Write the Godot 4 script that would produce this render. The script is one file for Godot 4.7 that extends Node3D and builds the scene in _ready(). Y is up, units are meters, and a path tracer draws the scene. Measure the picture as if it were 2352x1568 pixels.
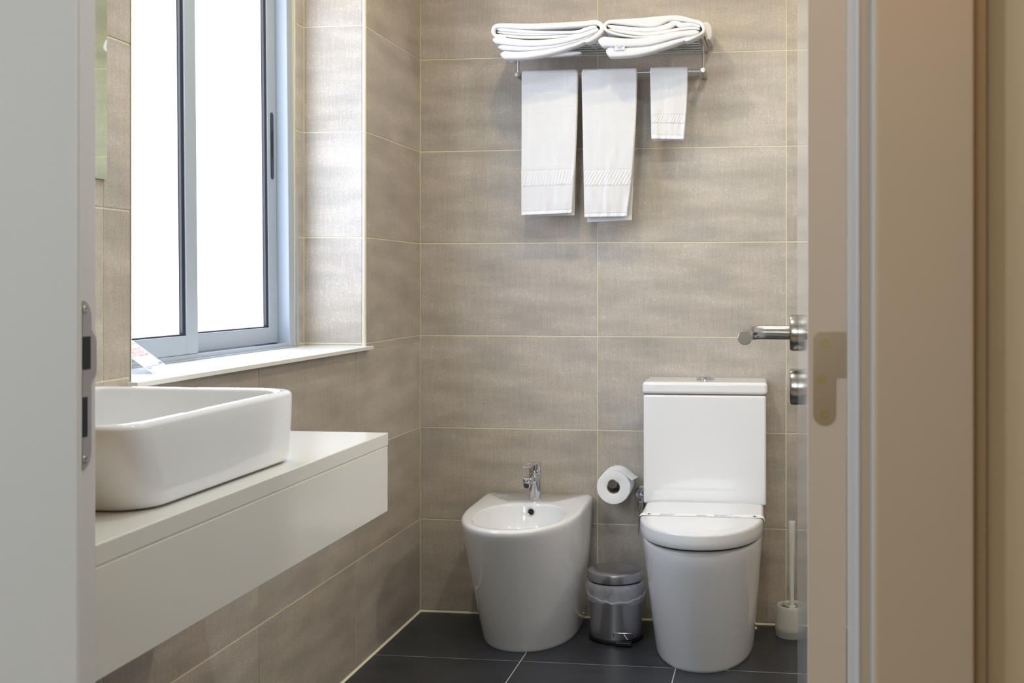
extends Node3D
# A tiled bathroom seen through its open door. Metres, y up. The corner of the window wall and the back wall is the origin:
# x runs along the back wall, z comes towards the doorway.

var rng := RandomNumberGenerator.new()
var M := {}
var taken := {}

# ------------------------------------------------------------------ small helpers

func numbered(parent: Node, called: String) -> String:
	var key := str(parent.get_instance_id()) + called
	var n: int = taken.get(key, 0)
	taken[key] = n + 1
	return called if n == 0 else "%s_%03d" % [called, n]

func thing(called: String, label: String, category: String, at := Vector3.ZERO, group := "") -> Node3D:
	var o := Node3D.new()
	o.name = numbered(self, called)
	add_child(o, true)
	o.position = at
	tag(o, label, category, group)
	return o

func tag(o: Node, label: String, category: String, group := "", kind := "") -> void:
	o.set_meta("label", label)
	o.set_meta("category", category)
	if group != "": o.set_meta("group", group)
	if kind != "": o.set_meta("kind", kind)

func part(called: String, mesh: Mesh, mat: Material, parent: Node = self, label := "") -> MeshInstance3D:
	var o := MeshInstance3D.new()
	o.name = numbered(parent, called)
	o.mesh = mesh
	o.material_override = mat
	o.cast_shadow = GeometryInstance3D.SHADOW_CASTING_SETTING_ON
	parent.add_child(o, true)
	if label != "": o.set_meta("label", label)
	return o

func tri(st: SurfaceTool, a: Vector3, b: Vector3, c: Vector3, ua := Vector2.ZERO, ub := Vector2.ZERO, uc := Vector2.ZERO) -> void:
	# a, b, c counter-clockwise seen from outside; Godot wants clockwise
	st.set_uv(ua); st.add_vertex(a)
	st.set_uv(uc); st.add_vertex(c)
	st.set_uv(ub); st.add_vertex(b)

func quad(st: SurfaceTool, a: Vector3, b: Vector3, c: Vector3, d: Vector3) -> void:
	tri(st, a, b, c)
	tri(st, a, c, d)

func begin() -> SurfaceTool:
	var st := SurfaceTool.new()
	st.begin(Mesh.PRIMITIVE_TRIANGLES)
	return st

func finish(st: SurfaceTool) -> ArrayMesh:
	st.generate_normals()
	return st.commit()

func join(list: Array) -> ArrayMesh:
	var st := begin()
	for e in list:
		if e is Array: st.append_from(e[0], 0, e[1])
		else: st.append_from(e, 0, Transform3D.IDENTITY)
	return st.commit()

func moved(mesh: Mesh, xf: Transform3D) -> ArrayMesh:
	return join([[mesh, xf]])

func shift(x: float, y: float, z: float) -> Transform3D:
	return Transform3D(Basis.IDENTITY, Vector3(x, y, z))

func turned(axis: Vector3, angle: float, at := Vector3.ZERO) -> Transform3D:
	return Transform3D(Basis(axis, angle), at)

# a box with rounded edges and exact normals
func rbox(lo: Vector3, hi: Vector3, r := 0.002, seg := 3) -> ArrayMesh:
	var st := begin()
	var c := (lo + hi) / 2.0
	var half := (hi - lo) / 2.0
	r = minf(r, minf(half.x, minf(half.y, half.z)) * 0.98)
	var inner := half - Vector3(r, r, r)
	var ticks := []
	for ax in 3:
		var t := PackedFloat32Array()
		for k in seg + 1: t.append(-inner[ax] - r * cos(PI / 2 * k / seg))
		for k in seg + 1: t.append(inner[ax] + r * sin(PI / 2 * k / seg))
		ticks.append(t)
	for ax in 3:
		for s in [-1.0, 1.0]:
			var ua: int = (ax + 1) % 3
			var va: int = (ax + 2) % 3
			var tu: PackedFloat32Array = ticks[ua]
			var tv: PackedFloat32Array = ticks[va]
			for i in tu.size() - 1:
				for j in tv.size() - 1:
					var ps := []
					for q in [[i, j], [i + 1, j], [i + 1, j + 1], [i, j + 1]]:
						var p := Vector3.ZERO
						p[ax] = s * half[ax]
						p[ua] = tu[q[0]]
						p[va] = tv[q[1]]
						var core := p.clamp(-inner, inner)
						var n := (p - core).normalized()
						ps.append([c + core + n * r, n])
					if (ps[0][0] as Vector3).distance_to(ps[2][0]) < 1e-7: continue
					var order := [0, 2, 1, 0, 3, 2] if s > 0 else [0, 1, 2, 0, 2, 3]
					for k in order:
						st.set_uv(Vector2.ZERO)
						st.set_normal(ps[k][1])
						st.add_vertex(ps[k][0])
	return st.commit()

# loops of equal length joined by a skin; turned the right way round by the sign of the first loop
func loft(loops: Array, cap0 := true, cap1 := true, hard := [], flip := false) -> ArrayMesh:
	var st := begin()
	var n: int = loops[0].size()
	var group := 0
	for k in loops.size() - 1:
		if k in hard: group += 1
		st.set_smooth_group(group)
		for i in n:
			var j := (i + 1) % n
			var a: Vector3 = loops[k][i]
			var b: Vector3 = loops[k][j]
			var c: Vector3 = loops[k + 1][j]
			var d: Vector3 = loops[k + 1][i]
			if flip: quad(st, b, a, d, c)
			else: quad(st, a, b, c, d)
	for e in [[cap0, 0, not flip], [cap1, loops.size() - 1, flip]]:
		if not e[0]: continue
		st.set_smooth_group(-1)
		var L: PackedVector3Array = loops[e[1]]
		var mid := Vector3.ZERO
		for p in L: mid += p
		mid /= n
		for i in n:
			var j := (i + 1) % n
			if e[2]: tri(st, mid, L[j], L[i])
			else: tri(st, mid, L[i], L[j])
	return finish(st)

func ring(r: float, y: float, n := 40, c := Vector3.ZERO) -> PackedVector3Array:
	var out := PackedVector3Array()
	for i in n:
		var a := TAU * i / n
		out.append(c + Vector3(cos(a) * r, y, -sin(a) * r))
	return out

# profile of (radius, height) turned about y; a corner sharper than 35 degrees stays sharp
func lathe(profile: Array, n := 40, cap0 := true, cap1 := true) -> ArrayMesh:
	var loops := []
	var hard := []
	for k in profile.size():
		var p: Vector2 = profile[k]
		loops.append(ring(maxf(p.x, 1e-5), p.y, n))
		if k > 0 and k < profile.size() - 1:
			var a: Vector2 = (p - profile[k - 1]).normalized()
			var b: Vector2 = (profile[k + 1] - p).normalized()
			if a.dot(b) < 0.82: hard.append(k)
	return loft(loops, cap0, cap1, hard)

func tube(pts: Array, r, n := 14, caps := true) -> ArrayMesh:
	var loops := []
	var up := Vector3.UP
	for k in pts.size():
		var t: Vector3 = (pts[mini(k + 1, pts.size() - 1)] - pts[maxi(k - 1, 0)]).normalized()
		var side := up.cross(t)
		if side.length() < 0.2: side = Vector3.RIGHT.cross(t) if absf(t.x) < 0.9 else Vector3.BACK.cross(t)
		side = side.normalized()
		var u := t.cross(side).normalized()
		up = u
		var rr: float = r[k] if r is Array else r
		var L := PackedVector3Array()
		for i in n:
			var a := TAU * i / n
			L.append(pts[k] + side * cos(a) * rr + u * sin(a) * rr)
		loops.append(L)
	return loft(loops, caps, caps)

func smooth_path(p: Array, per := 6) -> Array:
	var out := []
	for i in p.size() - 1:
		var a = p[maxi(i - 1, 0)]
		var d = p[mini(i + 2, p.size() - 1)]
		for k in per: out.append(p[i].cubic_interpolate(p[i + 1], a, d, float(k) / per))
	out.append(p[-1])
	return out

# D-shaped outline: straight back, straight sides, rounded front
func d_loop(cx: float, zb: float, zs: float, zf: float, hw: float, y: float, back_r := 0.02, power := 2.25, nf := 56) -> PackedVector3Array:
	var out := PackedVector3Array()
	# counter-clockwise seen from above: back right -> back left -> left side -> front -> right side
	for k in 5:
		var a := PI / 2 * k / 4
		out.append(Vector3(cx + hw - back_r + back_r * cos(a), y, zb + back_r - back_r * sin(a)))
	for k in 5:
		var a := PI / 2 + PI / 2 * k / 4
		out.append(Vector3(cx - hw + back_r + back_r * cos(a), y, zb + back_r - back_r * sin(a)))
	for k in range(1, 6): out.append(Vector3(cx - hw, y, lerpf(zb + back_r, zs, k / 6.0)))
	for k in nf + 1:
		var a := PI * k / nf
		var cxx := -cos(a)
		var szz := sin(a)
		out.append(Vector3(cx + hw * signf(cxx) * pow(absf(cxx), 2.0 / power), y, zs + (zf - zs) * pow(maxf(szz, 0.0), 2.0 / power)))
	for k in range(1, 6): out.append(Vector3(cx + hw, y, lerpf(zs, zb + back_r, k / 6.0)))
	return out

# a loop sampled again at equal angles about a centre, so that unlike outlines can be joined
func by_angle(L: PackedVector3Array, c: Vector3, n := 112) -> PackedVector3Array:
	var out := PackedVector3Array()
	var m := L.size()
	for i in n:
		var a := TAU * i / n
		var dir := Vector2(cos(a), -sin(a))
		var best := Vector3.ZERO
		for k in m:
			var p := Vector2(L[k].x - c.x, L[k].z - c.z)
			var q := Vector2(L[(k + 1) % m].x - c.x, L[(k + 1) % m].z - c.z)
			var e := q - p
			var den := dir.x * e.y - dir.y * e.x
			if absf(den) < 1e-12: continue
			var t := (p.x * e.y - p.y * e.x) / den
			var s := (p.x * dir.y - p.y * dir.x) / den
			if t > 0 and s >= -1e-6 and s <= 1.0 + 1e-6:
				best = L[k] + (L[(k + 1) % m] - L[k]) * s
				break
		out.append(best)
	return out

func rrect(x0: float, x1: float, z0: float, z1: float, r: float, y: float, seg := 10) -> PackedVector3Array:
	var out := PackedVector3Array()
	for q in 4:
		var cx := x1 - r if q == 0 or q == 3 else x0 + r
		var cz := z0 + r if q < 2 else z1 - r
		for k in seg + 1:
			var a := PI / 2 * (q + float(k) / seg)
			out.append(Vector3(cx + cos(a) * r, y, cz - sin(a) * r))
	return out

func mat(albedo: Color, rough := 0.5, metal := 0.0, spec := 0.5) -> StandardMaterial3D:
	var m := StandardMaterial3D.new()
	m.albedo_color = albedo
	m.roughness = rough
	m.metallic = metal
	m.metallic_specular = spec
	return m

func noise(seed_: int, freq: float, kind := FastNoiseLite.TYPE_SIMPLEX_SMOOTH, oct := 4) -> FastNoiseLite:
	var f := FastNoiseLite.new()
	f.seed = seed_
	f.noise_type = kind
	f.frequency = freq
	f.fractal_type = FastNoiseLite.FRACTAL_FBM if oct > 1 else FastNoiseLite.FRACTAL_NONE
	f.fractal_octaves = oct
	return f

func gray(f: FastNoiseLite, w: int, h: int) -> PackedByteArray:
	var im := f.get_image(w, h, false, false, false)
	im.convert(Image.FORMAT_L8)
	return im.get_data()

# stone-look porcelain: cloudy bands, fine weave, pale bloom and dark pits. Returns [colour, relief]
func stone_texture(base: Color, amount: float, seed_: int) -> Array:
	var n := 1024
	var streak := noise(seed_, 0.011, FastNoiseLite.TYPE_SIMPLEX_SMOOTH, 5)
	var wide := Image.create(n, n, false, Image.FORMAT_L8)
	var s0 := streak.get_image(n / 4, n, false, false, true)
	s0.convert(Image.FORMAT_L8)
	s0.resize(n, n, Image.INTERPOLATE_CUBIC)
	var a := s0.get_data()
	var b := gray(noise(seed_ + 1, 0.0042, FastNoiseLite.TYPE_SIMPLEX_SMOOTH, 3), n, n)
	var c := gray(noise(seed_ + 2, 0.16, FastNoiseLite.TYPE_SIMPLEX, 2), n, n)
	var p := gray(noise(seed_ + 3, 0.05, FastNoiseLite.TYPE_SIMPLEX, 3), n, n)
	var l0 := noise(seed_ + 4, 0.09, FastNoiseLite.TYPE_SIMPLEX, 2).get_image(n, n / 16, false, false, true)
	l0.convert(Image.FORMAT_L8)
	l0.resize(n, n, Image.INTERPOLATE_BILINEAR)
	var l := l0.get_data()
	var out := PackedByteArray()
	out.resize(n * n * 3)
	var rel := PackedByteArray()
	rel.resize(n * n)
	var br := base.r * 255.0
	var bg := base.g * 255.0
	var bb := base.b * 255.0
	var o := 0
	for i in n * n:
		var fa := a[i] / 255.0 - 0.5
		var fb := b[i] / 255.0 - 0.5
		var fc := c[i] / 255.0 - 0.5
		var fp := p[i] / 255.0
		var bloom := maxf(0.0, fp - 0.68) * 1.1 * (0.5 + fa)
		var pit := maxf(0.0, 0.2 - c[i] / 255.0) * maxf(0.0, 0.62 - fp) * 3.0
		var v := 1.0 + amount * (fa * 0.30 + fb * 0.10 + fc * 0.22 + (l[i] / 255.0 - 0.5) * 0.10 + bloom - pit * 1.6)
		var w := fb * 0.05 * amount
		out[o] = clampi(int(br * v * (1.0 + w)), 0, 255)
		out[o + 1] = clampi(int(bg * v), 0, 255)
		out[o + 2] = clampi(int(bb * v * (1.0 - w)), 0, 255)
		o += 3
		rel[i] = clampi(int(128.0 + fc * 120.0 + fa * 40.0 - pit * 200.0), 0, 255)
	var col := Image.create_from_data(n, n, false, Image.FORMAT_RGB8, out)
	var r := Image.create_from_data(n, n, false, Image.FORMAT_L8, rel)
	r.bump_map_to_normal_map(1.2)
	return [ImageTexture.create_from_image(col), ImageTexture.create_from_image(r)]

func noise_normal(seed_: int, freq: float, kind: int, size: int, strength: float, squash := Vector2i(1, 1)) -> ImageTexture:
	var im := noise(seed_, freq, kind, 3).get_seamless_image(size / squash.x, size / squash.y)
	im.convert(Image.FORMAT_L8)
	im.resize(size, size, Image.INTERPOLATE_CUBIC)
	im.bump_map_to_normal_map(strength)
	return ImageTexture.create_from_image(im)

func tri_normal(m: StandardMaterial3D, tex: Texture2D, scale: Vector3, strength: float) -> void:
	m.normal_enabled = true
	m.normal_texture = tex
	m.normal_scale = strength
	m.uv1_triplanar = true
	m.uv1_scale = scale

# ------------------------------------------------------------------ tiles

const TEX_SPAN := 0.92

# one tile face with eased edges, centred on the origin of its own plane, looking along +z
func tile_mesh(w: float, h: float, depth := 0.0016, ease_ := 0.0009) -> ArrayMesh:
	var st := begin()
	st.set_smooth_group(-1)
	var off := Vector2(rng.randf() * maxf(0.0, 1.0 - w / TEX_SPAN), rng.randf() * maxf(0.0, 1.0 - h / TEX_SPAN))
	var sg := -1.0 if rng.randf() < 0.5 else 1.0
	var X := w / 2
	var Y := h / 2
	var f := [Vector3(-X + ease_, -Y + ease_, 0), Vector3(X - ease_, -Y + ease_, 0), Vector3(X - ease_, Y - ease_, 0), Vector3(-X + ease_, Y - ease_, 0)]
	var g := [Vector3(-X, -Y, -ease_ * 0.7), Vector3(X, -Y, -ease_ * 0.7), Vector3(X, Y, -ease_ * 0.7), Vector3(-X, Y, -ease_ * 0.7)]
	var e := [Vector3(-X, -Y, -depth), Vector3(X, -Y, -depth), Vector3(X, Y, -depth), Vector3(-X, Y, -depth)]
	var uv := func(p: Vector3) -> Vector2:
		return off + Vector2((p.x * sg + X) / TEX_SPAN, (-p.y * sg + Y) / TEX_SPAN)
	var put := func(a: Vector3, b: Vector3, c: Vector3, d: Vector3) -> void:
		tri(st, a, b, c, uv.call(a), uv.call(b), uv.call(c))
		tri(st, a, c, d, uv.call(a), uv.call(c), uv.call(d))
	put.call(f[0], f[1], f[2], f[3])
	for k in 4:
		var j := (k + 1) % 4
		put.call(g[k], g[j], f[j], f[k])
		put.call(e[k], e[j], g[j], g[k])
	st.generate_normals()
	st.generate_tangents()
	return st.commit()

# tiles over a rectangle (u along the wall, v up or along), cut to size and cut round the openings
func lay(parent: Node, us: Array, vs: Array, to_world: Callable, basis: Basis, mats: Array, joint: float, holes: Array, called := "tile", depth := 0.0016) -> void:
	for i in us.size() - 1:
		for j in vs.size() - 1:
			var pieces := [Rect2(us[i] + joint / 2, vs[j] + joint / 2, us[i + 1] - us[i] - joint, vs[j + 1] - vs[j] - joint)]
			for hole in holes:
				var next := []
				for r in pieces:
					if not (r as Rect2).intersects(hole):
						next.append(r)
						continue
					var h: Rect2 = r.intersection(hole)
					for s in [Rect2(r.position.x, r.position.y, r.size.x, h.position.y - r.position.y), Rect2(r.position.x, h.end.y, r.size.x, r.end.y - h.end.y), Rect2(r.position.x, h.position.y, h.position.x - r.position.x, h.size.y), Rect2(h.end.x, h.position.y, r.end.x - h.end.x, h.size.y)]:
						if s.size.x > 0.004 and s.size.y > 0.004: next.append(s)
				pieces = next
			for r in pieces:
				if r.size.x < 0.004 or r.size.y < 0.004: continue
				var o := part(called, tile_mesh(r.size.x, r.size.y, depth, minf(0.0009, depth)), mats[rng.randi() % mats.size()], parent)
				var mid: Vector2 = r.get_center()
				o.transform = Transform3D(basis, to_world.call(mid.x, mid.y) + basis.z * rng.randf_range(-0.0002, 0.0002))

func rows() -> Array:
	var v := [0.0045]
	for k in range(1, 9): v.append(Y0 + 0.302 * k)
	v[-1] = CEIL
	return v

# ------------------------------------------------------------------ measures

const Y0 := 0.002
const CEIL := 2.42
const RIGHT := 2.36
const FRONT := 2.487
const WIN_Z0 := 0.509
const WIN_Z1 := 1.689
const SILL := 0.9
const HEAD := 2.1
const DEEP := -0.182

func _ready() -> void:
	rng.seed = 20240611
	camera_and_light()
	materials()
	room()
	hall()
	window()
	doorway()
	vanity()
	bidet()
	toilet()
	towel_rack()
	hanging_towels()
	folded_towels()
	paper_roll()
	pedal_bin()
	brush()
	small_things()

func camera_and_light() -> void:
	var cam := Camera3D.new()
	cam.name = "camera"
	add_child(cam)
	# level camera, the lens shifted: 2616 px focal length, optical axis at pixel (1435.1, 650.7) of 2352 x 1568
	cam.projection = Camera3D.PROJECTION_FRUSTUM
	cam.near = 0.05
	cam.far = 60.0
	cam.keep_aspect = Camera3D.KEEP_HEIGHT
	var f := 2616.06
	cam.size = 1568.0 / f * cam.near
	cam.frustum_offset = Vector2((1176.0 - 1435.09) / f, (650.75 - 784.0) / f) * cam.near
	cam.position = Vector3(1.16309, 1.07841, 3.62860)
	cam.rotation = Vector3(0, 0.132484, 0)
	var att := CameraAttributesPhysical.new()
	att.frustum_focal_length = 40.0
	att.frustum_focus_distance = 2.7
	att.frustum_near = 0.05
	att.frustum_far = 60.0
	att.exposure_aperture = 11.0
	att.exposure_multiplier = 1.0
	cam.attributes = att
	# CameraAttributesPhysical resets the projection's field: set it again
	cam.projection = Camera3D.PROJECTION_FRUSTUM
	cam.near = 0.05
	cam.size = 1568.0 / f * cam.near
	cam.frustum_offset = Vector2((1176.0 - 1435.09) / f, (650.75 - 784.0) / f) * cam.near
	cam.current = true

	var env := Environment.new()
	var sky := Sky.new()
	var sm := ProceduralSkyMaterial.new()
	sm.sky_top_color = Color(0.55, 0.68, 0.9)
	sm.sky_horizon_color = Color(0.85, 0.9, 0.97)
	sm.ground_bottom_color = Color(0.4, 0.4, 0.4)
	sm.ground_horizon_color = Color(0.7, 0.72, 0.75)
	sky.sky_material = sm
	env.background_mode = Environment.BG_SKY
	env.sky = sky
	env.ambient_light_source = Environment.AMBIENT_SOURCE_BG
	env.tonemap_mode = Environment.TONE_MAPPER_LINEAR
	env.tonemap_exposure = EXPOSURE
	env.sdfgi_enabled = true
	env.ssao_enabled = true
	env.ssil_enabled = true
	var we := WorldEnvironment.new()
	we.name = "world_environment"
	we.environment = env
	add_child(we)

	# daylight through the two frosted panes, leaning with the window
	var lean := window_lean()
	for p in [[-0.2245, 0.672, 1.098], [-0.1945, 1.160, 1.595]]:
		var l := area_light("daylight", Vector3(p[0], (0.965 + 1.99) / 2, (p[1] + p[2]) / 2), Vector3(0, -PI / 2, 0), Vector2(p[2] - p[1], 1.99 - 0.965), DAY_COLOR, DAY)
		l.transform = lean * l.transform
	# the hall: a window to the left behind the camera, an added rear one for fill, a ceiling lamp, an added sconce
	area_light("hall_daylight", Vector3(-1.17, 1.45, 3.35), Vector3(0, -PI / 2, 0), Vector2(1.0, 1.3), HALL_DAY_COLOR, HALL_DAY)
	area_light("hall_daylight", Vector3(0.35, 1.72, 5.17), Vector3(0, 0, 0), Vector2(1.3, 1.04), REAR_FILL_COLOR, REAR_FILL)  # fill light of the added rear window
	area_light("hall_lamp", Vector3(0.55, CEIL - 0.045, 4.3), Vector3(-PI / 2, 0, 0), Vector2(0.36, 0.36), HALL_LAMP_COLOR, HALL_LAMP)

const EXPOSURE := 1.0
const DAY := 1.75
const DAY_COLOR := Color(0.82, 0.88, 1.0)
const SPOT_REAR := 0.5
const SPOT_FRONT := 0.62
const SPOT_COLOR := Color(1.0, 0.91, 0.72)
const SPOT_FRONT_COLOR := Color(0.90, 0.97, 1.0)
const HALL_DAY := 0.35
const HALL_DAY_COLOR := Color(0.80, 0.91, 1.0)
const REAR_FILL := 1.25
const REAR_FILL_COLOR := Color(0.90, 0.97, 1.0)
const HALL_LAMP := 0.3
const HALL_LAMP_COLOR := Color(1.0, 0.85, 0.65)
const GLOBE := 0.5
const GLOBE_COLOR := Color(1.0, 0.95, 0.88)
const ADDED_SCONCE := 0.05
const ADDED_SCONCE_COLOR := Color(1.0, 0.70, 0.42)

func window_lean() -> Transform3D:
	var lean := Transform3D(Basis(Vector3(0, 0, 1), 0.010), Vector3.ZERO)
	lean.origin = Vector3(-0.2, SILL, 0) - lean.basis * Vector3(-0.2, SILL, 0)
	return lean

func area_light(called: String, at: Vector3, rot: Vector3, size: Vector2, color: Color, energy: float) -> AreaLight3D:
	var l := AreaLight3D.new()
	l.name = numbered(self, called)
	l.area_normalize_energy = false
	l.area_size = size
	l.light_color = color
	l.light_energy = energy
	l.set("area_range", 12.0)
	l.shadow_enabled = true
	add_child(l, true)
	l.position = at
	l.rotation = rot
	return l

func materials() -> void:
	var wall_tex := stone_texture(Color(0.715, 0.685, 0.645), 0.5, 11)
	for k in 3:
		var m := mat([Color(1, 1, 1), Color(0.97, 0.965, 0.955), Color(0.985, 0.985, 0.99)][k], 0.42)
		m.albedo_texture = wall_tex[0]
		m.normal_enabled = true
		m.normal_texture = wall_tex[1]
		m.normal_scale = 0.35
		M["wall_tile_%d" % k] = m
	var floor_tex := stone_texture(Color(0.205, 0.215, 0.24), 0.8, 47)
	for k in 2:
		var m := mat([Color(1, 1, 1), Color(0.94, 0.94, 0.95)][k], 0.36)
		m.albedo_texture = floor_tex[0]
		m.normal_enabled = true
		m.normal_texture = floor_tex[1]
		m.normal_scale = 0.4
		M["floor_tile_%d" % k] = m
	M.grout = mat(Color(0.91, 0.89, 0.79), 0.8)
	M.floor_grout = mat(Color(0.80, 0.79, 0.76), 0.8)
	M.trim = mat(Color(0.87, 0.86, 0.79), 0.3)
	M.plaster = mat(Color(0.86, 0.86, 0.85), 0.9)
	M.hall_tan = mat(Color(0.66, 0.56, 0.42), 0.85)
	M.hall_floor = mat(Color(0.70, 0.64, 0.56), 0.4)
	M.lacquer = mat(Color(0.84, 0.84, 0.84), 0.28)
	M.leaf = mat(Color(0.86, 0.86, 0.86), 0.06)
	M.edge = mat(Color(0.79, 0.73, 0.66), 0.45)  # beige leaf edge, its extra warmth standing in for the warm light
	M.casing = mat(Color(0.74, 0.67, 0.58), 0.45)  # right casing's beige carries the warmer, dimmer light of that side
	M.seal = mat(Color(0.80, 0.80, 0.82), 0.5)
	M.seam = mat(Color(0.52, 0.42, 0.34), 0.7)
	M.ceramic = mat(Color(0.93, 0.935, 0.945), 0.05, 0.0, 0.6)
	M.seat = mat(Color(0.875, 0.88, 0.895), 0.12)
	M.quartz = mat(Color(0.86, 0.85, 0.825), 0.13)
	M.sill = mat(Color(0.90, 0.90, 0.89), 0.22)
	M.alu = mat(Color(0.655, 0.70, 0.75), 0.3)
	M.gasket = mat(Color(0.14, 0.14, 0.17), 0.5)
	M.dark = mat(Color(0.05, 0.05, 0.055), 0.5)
	M.navy = mat(Color(0.12, 0.14, 0.20), 0.35)
	var pane := mat(Color(0.93, 0.95, 0.97), 0.6)
	pane.emission_enabled = true
	pane.emission = Color(0.96, 0.98, 1.0)
	pane.emission_energy_multiplier = 1.15
	M.pane = pane
	var led := mat(Color(1, 1, 1), 0.6)
	led.emission_enabled = true
	led.emission = SPOT_COLOR
	led.emission_energy_multiplier = 6
	M.led = led
	M.chrome = mat(Color(0.86, 0.87, 0.89), 0.06, 1.0)
	M.steel = mat(Color(0.72, 0.70, 0.67), 0.24, 1.0)
	M.brushed = mat(Color(0.74, 0.74, 0.765), 0.3, 1.0)
	tri_normal(M.brushed, noise_normal(5, 0.06, FastNoiseLite.TYPE_SIMPLEX, 256, 3.0, Vector2i(16, 1)), Vector3(14, 1.2, 14), 0.04)
	M.hinge = mat(Color(0.70, 0.63, 0.54), 0.36, 1.0)
	M.brass = mat(Color(0.70, 0.64, 0.48), 0.35, 1.0)
	M.strike = mat(Color(0.66, 0.65, 0.66), 0.4, 0.35)
	M.terry = mat(Color(0.90, 0.90, 0.905), 1.0, 0.0, 0.2)
	tri_normal(M.terry, noise_normal(21, 0.09, FastNoiseLite.TYPE_SIMPLEX, 512, 6.0), Vector3(9, 9, 9), 0.9)
	M.weave = mat(Color(0.91, 0.91, 0.915), 0.9, 0.0, 0.25)
	M.label = mat(Color(0.80, 0.83, 0.88), 0.8)
	M.paper = mat(Color(0.95, 0.955, 0.96), 0.95)
	M.card = mat(Color(0.95, 0.955, 0.97), 0.6)
	M.ink_blue = mat(Color(0.48, 0.54, 0.78), 0.8)
	M.ink_red = mat(Color(0.86, 0.42, 0.44), 0.8)
	M.ink_pale = mat(Color(0.66, 0.66, 0.80), 0.8)
	M.ink_dark = mat(Color(0.22, 0.24, 0.36), 0.8)
	M.ink_orange = mat(Color(0.88, 0.68, 0.42), 0.8)
	M.black_plastic = mat(Color(0.025, 0.025, 0.03), 0.4)
	M.white_plastic = mat(Color(0.83, 0.835, 0.83), 0.3)
	M.cream_plastic = mat(Color(0.78, 0.775, 0.74), 0.32)
	var mirror := mat(Color(0.86, 0.93, 0.88), 0.02, 1.0)
	M.mirror = mirror
	M.mirror_edge = mat(Color(0.62, 0.74, 0.68), 0.1)
	var bag := mat(Color(0.92, 0.93, 0.97, 0.30), 0.32)
	bag.transparency = BaseMaterial3D.TRANSPARENCY_ALPHA
	bag.cull_mode = BaseMaterial3D.CULL_DISABLED
	M.bag = bag

# ------------------------------------------------------------------ the room

func wall_mats() -> Array:
	return [M.wall_tile_0, M.wall_tile_1, M.wall_tile_2]

func struct(called: String, mesh: Mesh, m: Material, label: String, category: String) -> MeshInstance3D:
	var o := part(called, mesh, m)
	tag(o, label, category, "", "structure")
	return o

func box(lo: Vector3, hi: Vector3) -> ArrayMesh:
	return rbox(lo, hi, 0.0005, 1)

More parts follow.
